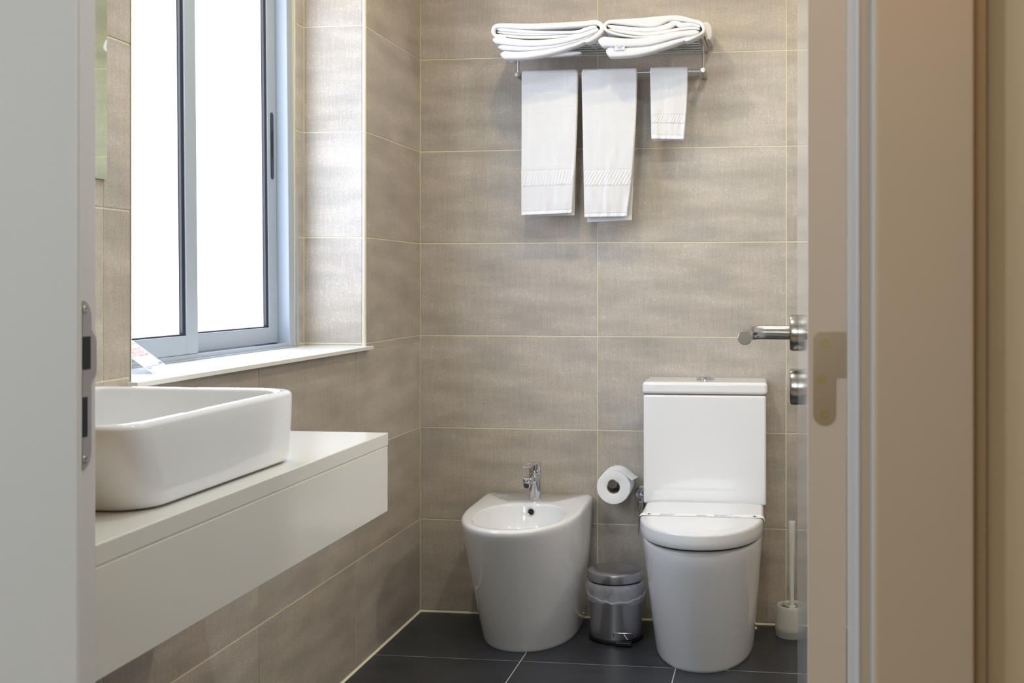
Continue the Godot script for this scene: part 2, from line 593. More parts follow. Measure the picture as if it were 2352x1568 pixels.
func room() -> void:
	var gap := 0.0016
	var back := struct("wall_back", box(Vector3(-0.3, 0, -0.15), Vector3(RIGHT + 0.1, CEIL, -gap)), M.grout, "beige stone-look tiled wall behind the toilet and towel rack", "wall")
	lay(back, [0.0, 0.591, 1.193, 1.795, RIGHT], rows(), func(u, v): return Vector3(u, v, 0), Basis.IDENTITY, wall_mats(), 0.003, [])

	# window wall: below, above and beside the niche, then the shallower ring round the window frame
	var L := []
	var z1 := FRONT
	L.append(box(Vector3(-0.3, 0, -0.0016), Vector3(-gap, SILL - 0.0105, z1)))
	L.append(box(Vector3(-0.3, HEAD, -0.0016), Vector3(-gap, CEIL, z1)))
	L.append(box(Vector3(-0.3, SILL - 0.0105, -0.0016), Vector3(-gap, HEAD, WIN_Z0 - gap)))
	L.append(box(Vector3(-0.3, SILL - 0.0105, WIN_Z1 + gap), Vector3(-gap, HEAD, z1)))
	L.append(box(Vector3(-0.3, SILL - 0.0105, WIN_Z0 - gap), Vector3(DEEP - gap, HEAD, 0.566)))
	L.append(box(Vector3(-0.3, SILL - 0.0105, 1.64), Vector3(DEEP - gap, HEAD, WIN_Z1 + gap)))
	L.append(box(Vector3(-0.3, 2.06, 0.566), Vector3(DEEP - gap, HEAD, 1.64)))
	var left := struct("wall_left", join(L), M.grout, "beige stone-look tiled wall that holds the frosted window", "wall")
	var bl := Basis(Vector3.UP, PI / 2)       # looks along +x
	lay(left, [0.0, 0.578, 1.18, 1.782, 2.384, FRONT], rows(), func(u, v): return Vector3(0, v, u), bl, wall_mats(), 0.003, [Rect2(WIN_Z0 - 0.008, SILL - 0.0125, WIN_Z1 - WIN_Z0 + 0.016, HEAD - SILL + 0.0205)])
	# the niche's far reveal (looks at the door), near reveal, and the narrow strips beside the frame
	lay(left, [DEEP, -0.0075], rows(), func(u, v): return Vector3(u, v, WIN_Z0), Basis.IDENTITY, wall_mats(), 0.003, [Rect2(-1, -1, 3, SILL + 1.002), Rect2(-1, HEAD, 3, 2)])
	lay(left, [DEEP, -0.0075], rows(), func(u, v): return Vector3(u, v, WIN_Z1), Basis(Vector3.UP, PI), wall_mats(), 0.003, [Rect2(-1, -1, 3, SILL + 1.002), Rect2(-1, HEAD, 3, 2)])
	lay(left, [WIN_Z0, 0.566], rows(), func(u, v): return Vector3(DEEP, v, u), bl, wall_mats(), 0.003, [Rect2(-1, -1, 4, SILL + 1.002), Rect2(-1, HEAD, 4, 2)])
	lay(left, [1.64, WIN_Z1], rows(), func(u, v): return Vector3(DEEP, v, u), bl, wall_mats(), 0.003, [Rect2(-1, -1, 4, SILL + 1.002), Rect2(-1, HEAD, 4, 2)])
	# rounded corner trims of the niche
	for z in [[WIN_Z0 - 0.0085, 1.0], [WIN_Z1 + 0.0085, -1.0]]:
		var st := begin()
		var arc := []
		for k in 9:
			var a := PI / 2 * k / 8
			arc.append(Vector2(cos(a) * 0.009 - 0.009, sin(a) * 0.009 * z[1]))
		for k in 8:
			for q in [[arc[k], arc[k + 1]]]:
				var a0 := Vector3(q[0].x + 0.0012, SILL, z[0] + q[0].y)
				var a1 := Vector3(q[1].x + 0.0012, SILL, z[0] + q[1].y)
				var up := Vector3(0, HEAD - SILL, 0)
				if z[1] > 0: quad(st, a1, a0, a0 + up, a1 + up)
				else: quad(st, a0, a1, a1 + up, a0 + up)
		var t := struct("trim_%d" % (1 if z[1] > 0 else 2), finish(st), M.trim, "cream corner trim on the %s edge of the window niche" % ("toilet-side" if z[1] > 0 else "mirror-side"), "trim")
		t.set_meta("kind", "structure")

	var right := struct("wall_right", box(Vector3(RIGHT + gap, 0, -0.15), Vector3(RIGHT + 0.12, CEIL, FRONT + 0.05)), M.grout, "beige stone-look tiled wall hidden behind the open door", "wall")
	lay(right, [0.0, 0.602, 1.204, 1.806, 2.408, FRONT], rows(), func(u, v): return Vector3(RIGHT, v, u), Basis(Vector3.UP, -PI / 2), wall_mats(), 0.003, [])

	var fl := struct("floor", box(Vector3(-0.3, -0.12, -0.15), Vector3(RIGHT + 0.1, -0.0005, FRONT)), M.floor_grout, "dark anthracite slate-look tiled bathroom floor", "floor")
	lay(fl, [0.003, 0.4375, 0.8825, 1.3275, 1.7725, 2.2175, RIGHT], [0.003, 0.4425, 0.8875, 1.3325, 1.7775, 2.2225, FRONT], func(u, v): return Vector3(u, 0, v), Basis(Vector3(1, 0, 0), -PI / 2), [M.floor_tile_0, M.floor_tile_1], 0.0026, [], "tile", 0.0005)
	# pale silicone bead where the floor meets the walls
	var bead := begin()
	quad(bead, Vector3(0.0045, -0.0005, FRONT), Vector3(0.0045, -0.0005, 0.0045), Vector3(0, 0.0055, 0), Vector3(0, 0.0055, FRONT))
	quad(bead, Vector3(0.0045, -0.0005, 0.0045), Vector3(RIGHT, -0.0005, 0.0045), Vector3(RIGHT, 0.0055, 0), Vector3(0, 0.0055, 0))
	struct("trim_3", finish(bead), M.grout, "cream sealant bead along the foot of the tiled walls", "trim")

	struct("ceiling", box(Vector3(-0.3, CEIL, -0.15), Vector3(RIGHT + 0.1, CEIL + 0.1, FRONT + 0.05)), M.plaster, "white bathroom ceiling with recessed spotlights", "ceiling")
	for s in [[0.55, 1.12, "above the bidet"], [1.25, 1.12, "above the toilet"], [0.60, 2.05, "near the washbasin"], [1.22, 2.05, "near the door"]]:
		var t := thing("ceiling_spotlight", "small round recessed spotlight in the bathroom ceiling %s" % s[2], "spotlight", Vector3(s[0], CEIL, s[1]), "recessed ceiling spotlights")
		part("trim_ring", lathe([Vector2(0.030, -0.001), Vector2(0.030, -0.004), Vector2(0.042, -0.004), Vector2(0.044, -0.0005)], 32, false, false), M.steel, t)
		part("lens", lathe([Vector2(0.0001, -0.0035), Vector2(0.0295, -0.0035), Vector2(0.0295, -0.0005)], 32, false, false), M.led, t)
		var l := SpotLight3D.new()
		l.name = "spotlight_beam"
		l.light_color = SPOT_COLOR if s[1] < 1.5 else SPOT_FRONT_COLOR
		l.light_energy = SPOT_REAR if s[1] < 1.5 else SPOT_FRONT
		l.light_size = 0.028
		l.spot_angle = 84.0
		l.spot_angle_attenuation = 0.35
		l.spot_range = 8.0
		l.spot_attenuation = 2.0
		l.shadow_enabled = true
		l.rotation = Vector3(-PI / 2, 0, 0)
		l.position = Vector3(0, -0.012, 0)
		t.add_child(l)

	# an opal globe on the far right wall, hidden by the open door, throws the towels' shadows to the left
	var gl := thing("globe_lamp", "opal glass globe wall lamp on the tiled wall behind the open door", "wall lamp", Vector3(RIGHT, 1.85, 1.30))
	part("wall_plate", moved(lathe([Vector2(0.045, 0), Vector2(0.045, 0.012), Vector2(0.03, 0.02), Vector2(0.016, 0.022), Vector2(0.016, 0.07)], 32), turned(Vector3(0, 0, 1), PI / 2)), M.chrome, gl)
	var opal: StandardMaterial3D = M.led.duplicate()
	opal.emission = GLOBE_COLOR
	opal.emission_energy_multiplier = 1.5
	var sph := SphereMesh.new()
	sph.radius = 0.075
	sph.height = 0.15
	var ball := part("globe", sph, opal, gl)
	ball.position = Vector3(-0.135, 0, 0)
	var om := OmniLight3D.new()
	om.name = "globe_light"
	om.light_color = GLOBE_COLOR
	om.light_energy = GLOBE
	om.light_size = 0.07
	om.omni_range = 8.0
	om.omni_attenuation = 2.0
	om.shadow_enabled = true
	om.position = Vector3(-0.135, 0, 0)
	gl.add_child(om)

func hall() -> void:
	# partition with the doorway, seen from the hall
	var z0 := FRONT + 0.0
	var z1 := 2.5295
	struct("wall_front", join([box(Vector3(-1.3, 0, z0), Vector3(0.4248, CEIL, z1)), box(Vector3(1.26, 0, z0), Vector3(RIGHT + 0.12, CEIL, z1)), box(Vector3(0.4248, 2.07, z0), Vector3(1.26, CEIL, z1))]), M.hall_tan, "beige painted partition wall round the bathroom doorway", "wall")
	struct("wall_hall_right", box(Vector3(1.357, 0, z1), Vector3(1.47, CEIL, 5.3)), M.hall_tan, "tan painted hall wall at the right of the doorway", "wall")
	struct("wall_hall_rear", join([box(Vector3(-1.3, 0, 5.2), Vector3(-0.35, CEIL, 5.3)), box(Vector3(1.05, 0, 5.2), Vector3(1.47, CEIL, 5.3)), box(Vector3(-0.35, 0, 5.2), Vector3(1.05, 1.15, 5.3)), box(Vector3(-0.35, 2.29, 5.2), Vector3(1.05, CEIL, 5.3))]), M.hall_tan, "tan hall wall behind the camera", "wall")
	struct("wall_hall_left", join([box(Vector3(-1.3, 0, z1), Vector3(-1.2, 0.75, 5.2)), box(Vector3(-1.3, 2.15, z1), Vector3(-1.2, CEIL, 5.2)), box(Vector3(-1.3, 0.75, z1), Vector3(-1.2, 2.15, 2.8)), box(Vector3(-1.3, 0.75, 3.9), Vector3(-1.2, 2.15, 5.2))]), M.plaster, "white hall wall with a bright window", "wall")
	struct("floor_hall", box(Vector3(-1.3, -0.12, FRONT), Vector3(1.47, 0, 5.3)), M.hall_floor, "brown hall floor outside the bathroom", "floor")
	struct("ceiling_hall", box(Vector3(-1.3, CEIL, z1), Vector3(1.47, CEIL + 0.1, 5.3)), M.plaster, "white hall ceiling", "ceiling")
	var w := struct("window_2", join([box(Vector3(-1.21, 0.75, 2.8), Vector3(-1.18, 0.8, 3.9)), box(Vector3(-1.21, 2.1, 2.8), Vector3(-1.18, 2.15, 3.9)), box(Vector3(-1.21, 0.8, 2.8), Vector3(-1.18, 2.1, 2.85)), box(Vector3(-1.21, 0.8, 3.85), Vector3(-1.18, 2.1, 3.9))]), M.lacquer, "bright hall window behind the camera", "window")
	part("glass", box(Vector3(-1.2, 0.8, 2.85), Vector3(-1.194, 2.1, 3.85)), M.pane, w)
	var w3 := struct("window_3", join([box(Vector3(-0.35, 1.15, 5.19), Vector3(1.05, 1.2, 5.22)), box(Vector3(-0.35, 2.24, 5.19), Vector3(1.05, 2.29, 5.22)), box(Vector3(-0.35, 1.2, 5.19), Vector3(-0.3, 2.24, 5.22)), box(Vector3(1.0, 1.2, 5.19), Vector3(1.05, 2.24, 5.22))]), M.lacquer, "added bright window behind the camera that fills the bathroom with light", "window")  # unseen window, put in to brighten the toilet and bidet fronts
	part("glass", box(Vector3(-0.3, 1.2, 5.2), Vector3(1.0, 2.24, 5.206)), M.pane, w3)
	var t := thing("hall_ceiling_lamp", "square warm ceiling lamp of the hall", "lamp", Vector3(0.55, CEIL, 4.3))
	part("body", box(Vector3(-0.2, -0.03, -0.2), Vector3(0.2, 0, 0.2)), M.lacquer, t)
	var warm: StandardMaterial3D = M.led.duplicate()
	warm.emission = HALL_LAMP_COLOR
	warm.emission_energy_multiplier = 1.5
	part("diffuser", box(Vector3(-0.18, -0.04, -0.18), Vector3(0.18, -0.03, 0.18)), warm, t)
	# sconce added out of view to warm the right casing: a half-round shade
	var s := thing("added_sconce", "added half-round sconce out of view that warms the right door casing", "wall lamp", Vector3(1.345, 1.62, 3.02))
	var loops := []
	for y in [-0.09, -0.06, 0.0, 0.06, 0.09]:
		var L := PackedVector3Array()
		for k in 17:
			var a := PI / 2 + PI * k / 16
			L.append(Vector3(cos(a) * 0.055, y, -sin(a) * 0.065))
		loops.append(L)
	var glow: StandardMaterial3D = M.led.duplicate()
	glow.emission = ADDED_SCONCE_COLOR
	glow.emission_energy_multiplier = 1.5
	part("shade", loft(loops, true, true), glow, s)
	part("wall_plate", box(Vector3(0, -0.1, -0.07), Vector3(0.012, 0.1, 0.07)), M.steel, s)
	var o := OmniLight3D.new()
	o.name = "added_sconce_light"
	o.light_color = ADDED_SCONCE_COLOR
	o.light_energy = ADDED_SCONCE
	o.light_size = 0.04
	o.omni_range = 8.0
	o.omni_attenuation = 2.0
	o.shadow_enabled = true
	o.position = Vector3(-0.020, 0, 0)
	s.add_child(o)

# ------------------------------------------------------------------ window

func window() -> void:
	var w := Node3D.new()
	w.name = "window_1"
	add_child(w)
	tag(w, "blue-grey aluminium sliding window with frosted panes over the washbasin", "window", "", "structure")
	var sill := part("window_sill", rbox(Vector3(-0.3, SILL - 0.010, 0.494), Vector3(0.021, SILL, 1.708), 0.0012), M.sill, w, "white stone window sill")
	sill.name = "window_sill"
	var lean := window_lean()
	var put := func(called: String, mesh: Mesh, m: Material, parent: Node, label := "") -> MeshInstance3D:
		var o := part(called, mesh, m, parent, label)
		if parent == w: o.transform = lean
		return o
	var top := 2.07
	# fixed frame: flange, step, deep jamb and the double track
	var z0 := 0.550
	var F := []
	F.append(rbox(Vector3(-0.2, SILL, z0), Vector3(-0.1775, top, z0 + 0.012), 0.002))            # flange on the tiles
	F.append(rbox(Vector3(-0.215, SILL, z0 + 0.010), Vector3(-0.1840, top, z0 + 0.034), 0.004))  # groove
	F.append(rbox(Vector3(-0.285, SILL, z0 + 0.030), Vector3(-0.1800, top, z0 + 0.059), 0.0025))  # jamb, its far face in the track
	F.append(rbox(Vector3(-0.285, SILL, 1.645), Vector3(-0.1775, top, 1.672), 0.002))
	F.append(rbox(Vector3(-0.285, top - 0.03, z0), Vector3(-0.1775, top, 1.672), 0.002))
	F.append(rbox(Vector3(-0.285, SILL, z0 + 0.012), Vector3(-0.1765, SILL + 0.0035, 1.65), 0.001))
	F.append(rbox(Vector3(-0.1915, SILL + 0.003, z0 + 0.058), Vector3(-0.1835, SILL + 0.0135, 1.65), 0.001))
	F.append(rbox(Vector3(-0.2420, SILL + 0.003, z0 + 0.058), Vector3(-0.2080, SILL + 0.0095, 1.65), 0.001))
	put.call("frame", join(F), M.alu, w)
	# sashes: [front x, z from, z to, far stile width, near stile width]
	var id := 0
	for s in [[-0.2145, z0 + 0.060, 1.150, 0.051, 0.05], [-0.1850, 1.105, 1.648, 0.052, 0.05]]:
		var xf: float = s[0]
		var za: float = s[1]
		var zb: float = s[2]
		var yb := SILL + 0.0145
		var P := []
		P.append(rbox(Vector3(xf - 0.027, yb, za), Vector3(xf, top - 0.03, za + s[3]), 0.0018))
		P.append(rbox(Vector3(xf - 0.027, yb, zb - s[4]), Vector3(xf, top - 0.03, zb), 0.0018))
		P.append(rbox(Vector3(xf - 0.026, yb, za + s[3] - 0.0005), Vector3(xf - 0.0004, SILL + 0.058, zb - s[4] + 0.0005), 0.0014))
		P.append(rbox(Vector3(xf - 0.026, top - 0.08, za + s[3] - 0.0005), Vector3(xf - 0.0004, top - 0.03, zb - s[4] + 0.0005), 0.0014))
		var sash: MeshInstance3D = put.call("sash", join(P), M.alu, w)
		var g: float = za + s[3]
		var h: float = zb - s[4]
		part("gasket", join([rbox(Vector3(xf - 0.024, SILL + 0.056, g - 0.001), Vector3(xf - 0.0035, top - 0.078, g + 0.012), 0.001), rbox(Vector3(xf - 0.024, SILL + 0.056, h - 0.006), Vector3(xf - 0.0035, top - 0.078, h + 0.001), 0.001), rbox(Vector3(xf - 0.024, SILL + 0.056, g), Vector3(xf - 0.0035, SILL + 0.0615, h), 0.001)]), M.gasket, sash)
		part("glass", box(Vector3(xf - 0.02, SILL + 0.058, g + 0.004), Vector3(xf - 0.012, top - 0.08, h - 0.003)), M.pane, sash, "frosted pane, brightly lit from outside")
		if id == 0:
			var zc := 0.636
			var loops := []
			for d in [0.0, 0.0012]:
				var Lp := PackedVector3Array()
				for k in 24:
					var a := TAU * k / 24
					var cy := 1.366 + 0.009 if sin(a) < 0 else 1.551 - 0.009
					Lp.append(Vector3(xf + d, cy + sin(a) * 0.009, zc - cos(a) * 0.009))
				loops.append(Lp)
			part("latch", loft(loops, true, true), M.navy, sash, "dark recessed sliding latch")
			part("latch_slot", rbox(Vector3(xf, 1.425, zc - 0.004), Vector3(xf + 0.002, 1.5, zc + 0.004), 0.0015), M.dark, sash)
		id += 1

# ------------------------------------------------------------------ doorway and door

func doorway() -> void:
	# strike-side jamb and casing
	var j := struct("trim_4", join([rbox(Vector3(0.4219, 0.0000, 2.5050), Vector3(0.4472, 2.0500, 2.5315), 0.0015)]), M.lacquer, "pale grey lacquered door jamb with the strike plate", "door jamb")
	# the strike plate: an outline in (z, y) on the jamb face, with a bulged lip and two cut-outs
	var zl := 2.5291
	var sp := begin()
	sp.set_smooth_group(-1)
	var x := 0.4478
	var edge := func(y: float) -> float:
		# how far the plate reaches from its hidden edge towards the room
		var e := 2.5135
		if y > 1.0410: e = zl - 0.0156 * sqrt(maxf(0.0, 1.0 - pow((y - 1.0410) / 0.0200, 2)))
		if y < 0.9037: e = zl - 0.0156 * sqrt(maxf(0.0, 1.0 - pow((0.9037 - y) / 0.0200, 2)))
		if y > 0.9709 and y < 1.0313:
			var t := clampf(minf((y - 0.9709) / 0.0136, (1.0313 - y) / 0.0136), 0, 1)
			e -= 0.0092 * t * t * (3 - 2 * t)
		return e
	var n := 96
	for k in n:
		var ya := lerpf(0.8840, 1.0607, float(k) / n)
		var yb := lerpf(0.8840, 1.0607, float(k + 1) / n)
		quad(sp, Vector3(x, ya, edge.call(ya)), Vector3(x, yb, edge.call(yb)), Vector3(x, yb, zl), Vector3(x, ya, zl))
		quad(sp, Vector3(x - 0.0012, ya, edge.call(ya)), Vector3(x - 0.0012, yb, edge.call(yb)), Vector3(x, yb, edge.call(yb)), Vector3(x, ya, edge.call(ya)))
	var plate := part("strike_plate", finish(sp), M.strike, j, "steel strike plate")
	part("latch_hole", join([rbox(Vector3(x - 0.004, 0.9882, 2.5149), Vector3(x + 0.0004, 1.0233, 2.5290), 0.0008), ]), M.dark, plate)
	part("bolt_hole", join([rbox(Vector3(x - 0.004, 0.9180, 2.5203), Vector3(x + 0.0004, 0.9602, 2.5290), 0.0008)]), M.dark, plate)
	for y in [1.0507, 0.8944]:
		part("screw", moved(lathe([Vector2(0.0042, 0), Vector2(0.0038, 0.0007), Vector2(0.002, 0.0009), Vector2(0.0017, 0.0001)], 20), turned(Vector3(0, 0, 1), -PI / 2, Vector3(x, y, 2.5252))), M.steel, plate)
	struct("trim_5", rbox(Vector3(0.4248, 0.0000, 2.5310), Vector3(0.4475, 2.0600, 2.5339), 0.0005), M.seam, "brown strip painted as the shaded gap between the left casing and the jamb", "trim")  # brown strip stands in for a shaded gap
	struct("trim_6", rbox(Vector3(0.3469, 0.0000, 2.5295), Vector3(0.4484, 2.1400, 2.5368), 0.0035), M.lacquer, "pale grey door casing beside the strike plate", "door casing")
	# hinge-side jamb, seal and casing
	struct("trim_7", join([rbox(Vector3(1.2317, 0.0000, 2.4925), Vector3(1.2458, 2.0500, 2.5023), 0.002), rbox(Vector3(1.2380, 0.0000, 2.4964), Vector3(1.2436, 2.0500, 2.5076), 0.0027)]), M.seal, "light rubber seal strip beside the door edge", "seal")
	struct("trim_8", rbox(Vector3(1.2424, 0.0000, 2.4964), Vector3(1.2575, 2.0500, 2.5042), 0.001), M.casing, "narrow rebate between the seal and the right casing, tinted beige for the warm light", "door jamb")
	struct("trim_9", rbox(Vector3(1.2538, 0.0000, 2.5291), Vector3(1.3446, 2.1400, 2.5441), 0.0035), M.casing, "door casing beside the door hinge, tinted beige for the warmer, dimmer light", "door casing")
	struct("trim_10", rbox(Vector3(1.2528, 0.0000, 2.5003), Vector3(1.2567, 2.0500, 2.5354), 0.0018), M.seal, "pale edge strip of the right casing", "trim")
	struct("trim_11", join([rbox(Vector3(0.4219, 2.0450, 2.4925), Vector3(1.2575, 2.0700, 2.5315), 0.001), rbox(Vector3(0.3469, 2.0600, 2.5295), Vector3(1.3446, 2.1400, 2.5368), 0.0035)]), M.lacquer, "pale lacquered head of the door frame", "door casing")

	# the leaf stands open into the room, its hinge edge towards the hall
	var d := Node3D.new()
	d.name = "door_1"
	add_child(d)
	d.position = Vector3(1.1935, 0, 2.4906)
	d.rotation.y = -0.0052
	tag(d, "white glossy door standing open, its hinge edge facing the hall", "door", "", "structure")
	part("leaf", rbox(Vector3(0, 0.008, -0.791), Vector3(0.0380, 2.035, -0.0006), 0.0012), M.leaf, d)
	part("edge_band", rbox(Vector3(0.0004, 0.008, -0.0008), Vector3(0.0376, 2.035, 0.0), 0.0003), M.edge, d, "beige edge of the door leaf, tinted warmer for the light there")
	# lever handle on the room face (looks along -x)
	var hz := -0.7306
	var face := turned(Vector3(0, 0, 1), PI / 2)   # lathe axis y -> -x
	var rose := [Vector2(0.0295, 0.0), Vector2(0.0295, 0.0105), Vector2(0.0285, 0.0125), Vector2(0.0260, 0.0135), Vector2(0.0112, 0.0135)]
	var hd := part("handle", moved(lathe(rose, 48), Transform3D(face.basis, Vector3(0, 0.9985, hz))), M.steel, d, "brushed steel lever handle")
	var path := [Vector3(-0.0125, 0.9985, hz), Vector3(-0.03, 0.9985, hz), Vector3(-0.05, 0.9985, hz), Vector3(-0.062, 0.9985, hz + 0.001), Vector3(-0.0715, 0.998, hz + 0.0055), Vector3(-0.0785, 0.9975, hz + 0.014), Vector3(-0.0815, 0.997, hz + 0.028), Vector3(-0.0815, 0.9965, hz + 0.06), Vector3(-0.0815, 0.9955, hz + 0.118), Vector3(-0.0815, 0.9955, hz + 0.1195)]
	part("lever", tube(path, [0.0112, 0.0112, 0.0112, 0.0112, 0.0112, 0.0112, 0.0112, 0.0112, 0.0112, 0.0104], 28), M.steel, hd)
	part("lock_rose", moved(lathe([Vector2(0.0295, 0.0), Vector2(0.0295, 0.0105), Vector2(0.0285, 0.0125), Vector2(0.0260, 0.0135), Vector2(0.0, 0.0135)], 48), Transform3D(face.basis, Vector3(0, 0.911, hz))), M.steel, d, "round steel lock rosette below the handle")
	# hinge plate let into the edge: wide head, narrow tail with a round end
	var hp := begin()
	hp.set_smooth_group(-1)
	var outl := PackedVector2Array()
	var add_arc := func(cx: float, cy: float, r: float, a0: float, a1: float) -> void:
		for k in 9:
			var a := lerpf(a0, a1, k / 8.0)
			outl.append(Vector2(cx + cos(a) * r, cy + sin(a) * r))
	add_arc.call(1.2097, 0.9495, 0.0110, PI, TAU)
	outl.append(Vector2(1.2208, 0.9847))
	add_arc.call(1.2221, 0.9847, 0.0013, PI, PI / 2)
	outl.append(Vector2(1.2316, 0.9860))
	outl.append(Vector2(1.2316, 1.0308))
	add_arc.call(1.2068, 1.0230, 0.0078, PI / 2, PI)
	var idx := Geometry2D.triangulate_polygon(outl)
	var zf := 0.0012
	for k in idx.size() / 3:
		var tr := [outl[idx[k * 3]], outl[idx[k * 3 + 1]], outl[idx[k * 3 + 2]]]
		if (tr[1] - tr[0]).cross(tr[2] - tr[0]) < 0: tr = [tr[0], tr[2], tr[1]]
		tri(hp, Vector3(tr[0].x - 1.1935, tr[0].y, zf), Vector3(tr[1].x - 1.1935, tr[1].y, zf), Vector3(tr[2].x - 1.1935, tr[2].y, zf))
	for k in outl.size():
		var a := outl[k]
		var b := outl[(k + 1) % outl.size()]
		quad(hp, Vector3(a.x - 1.1935, a.y, 0), Vector3(b.x - 1.1935, b.y, 0), Vector3(b.x - 1.1935, b.y, zf), Vector3(a.x - 1.1935, a.y, zf))
	var plate2 := part("hinge_plate", finish(hp), M.hinge, d, "bronze-toned steel hinge plate")
	for s in [[1.2099, 1.0191], [1.2072, 0.9843], [1.2096, 0.9497]]:
		part("screw", moved(lathe([Vector2(0.0054, 0), Vector2(0.0054, 0.0002), Vector2(0.0046, 0.0002), Vector2(0.0045, 0.0006), Vector2(0.0036, 0.0006), Vector2(0.0034, 0.0003), Vector2(0.0017, 0.0003), Vector2(0.0016, 0.00005), Vector2(0.0, 0.00005)], 24), turned(Vector3(1, 0, 0), PI / 2, Vector3(s[0] - 1.1935, s[1], zf))), M.brass, plate2)

# ------------------------------------------------------------------ washbasin and counter

func vanity() -> void:
	var t := thing("vanity_counter", "long white quartz counter with deep apron under the window", "counter", Vector3(0, 0, 0))
	part("worktop", rbox(Vector3(0.0, 0.7723, 1.552), Vector3(0.435, 0.7965, FRONT), 0.0018), M.quartz, t)
	part("apron", rbox(Vector3(0.415, 0.648, 1.554), Vector3(0.4348, 0.7712, FRONT), 0.0016), M.quartz, t)
	part("end_panel", rbox(Vector3(0.0, 0.648, 1.554), Vector3(0.415, 0.7712, 1.574), 0.0012), M.quartz, t)
	part("seam", rbox(Vector3(0.0, 0.7704, 1.5555), Vector3(0.4338, 0.7728, FRONT), 0.0002), M.trim, t)
	var b := thing("washbasin", "white rectangular vessel basin with rounded corners on the counter", "washbasin", Vector3(0, 0.7965, 0))
	var x0 := 0.012
	var x1 := 0.4030
	var z0 := 1.8705
	var z1 := 2.3680
	var loops := []
	var o := func(inset: float, y: float, r: float, near := 0.0) -> void:
		loops.append(rrect(x0 + inset, x1 - inset, z0 + inset, z1 - inset - near, r, y, 14))
	o.call(0.018, 0.0015, 0.045, 0.034)
	o.call(0.010, 0.0018, 0.05, 0.036)
	o.call(0.0055, 0.0045, 0.053, 0.037)
	o.call(0.003, 0.010, 0.054, 0.036)
	o.call(0.0015, 0.03, 0.054, 0.028)
	o.call(0.0005, 0.06, 0.053, 0.015)
	o.call(0.0, 0.09, 0.052, 0.004)
	o.call(0.0, 0.1045, 0.052)
	for k in 6:
		var a := PI / 2 * (k + 1) / 6
		o.call(0.0065 - 0.0065 * cos(a), 0.1045 + 0.008 * sin(a), 0.052)
	o.call(0.013, 0.1122, 0.05)
	for k in 6:
		var a := PI / 2 * (k + 1) / 6
		o.call(0.0145 + 0.006 * sin(a), 0.1060 + 0.006 * cos(a), 0.046)
	o.call(0.0225, 0.08, 0.045)
	o.call(0.027, 0.04, 0.045)
	o.call(0.034, 0.022, 0.045)
	o.call(0.05, 0.0145, 0.045)
	o.call(0.12, 0.012, 0.04)
	part("bowl", loft(loops, false, true), M.ceramic, b)
	part("foot", loft([rrect(x0 + 0.02, x1 - 0.02, z0 + 0.02, z1 - 0.056, 0.045, 0.0), rrect(x0 + 0.02, x1 - 0.02, z0 + 0.02, z1 - 0.056, 0.045, 0.002)], true, true), M.seam, b)  # brown foot drawn as the shadow line under the basin
	part("drain", moved(lathe([Vector2(0.03, 0.0), Vector2(0.031, 0.002), Vector2(0.026, 0.004), Vector2(0.0, 0.0045)], 32), shift(0.21, 0.0122, 2.12)), M.chrome, b)
	var m := thing("mirror", "frameless wall mirror above the washbasin, only its edge strip showing", "mirror", Vector3(0.006, 1.2597, 0))
	part("glass", rbox(Vector3(-0.005, 0, 1.779), Vector3(0, 0.75, 2.42), 0.0008), M.mirror, m)
	part("bevel_edge", rbox(Vector3(-0.0048, -0.0006, 1.7783), Vector3(-0.0006, 0.0012, 2.42), 0.0002), M.mirror_edge, m)

# ------------------------------------------------------------------ bidet

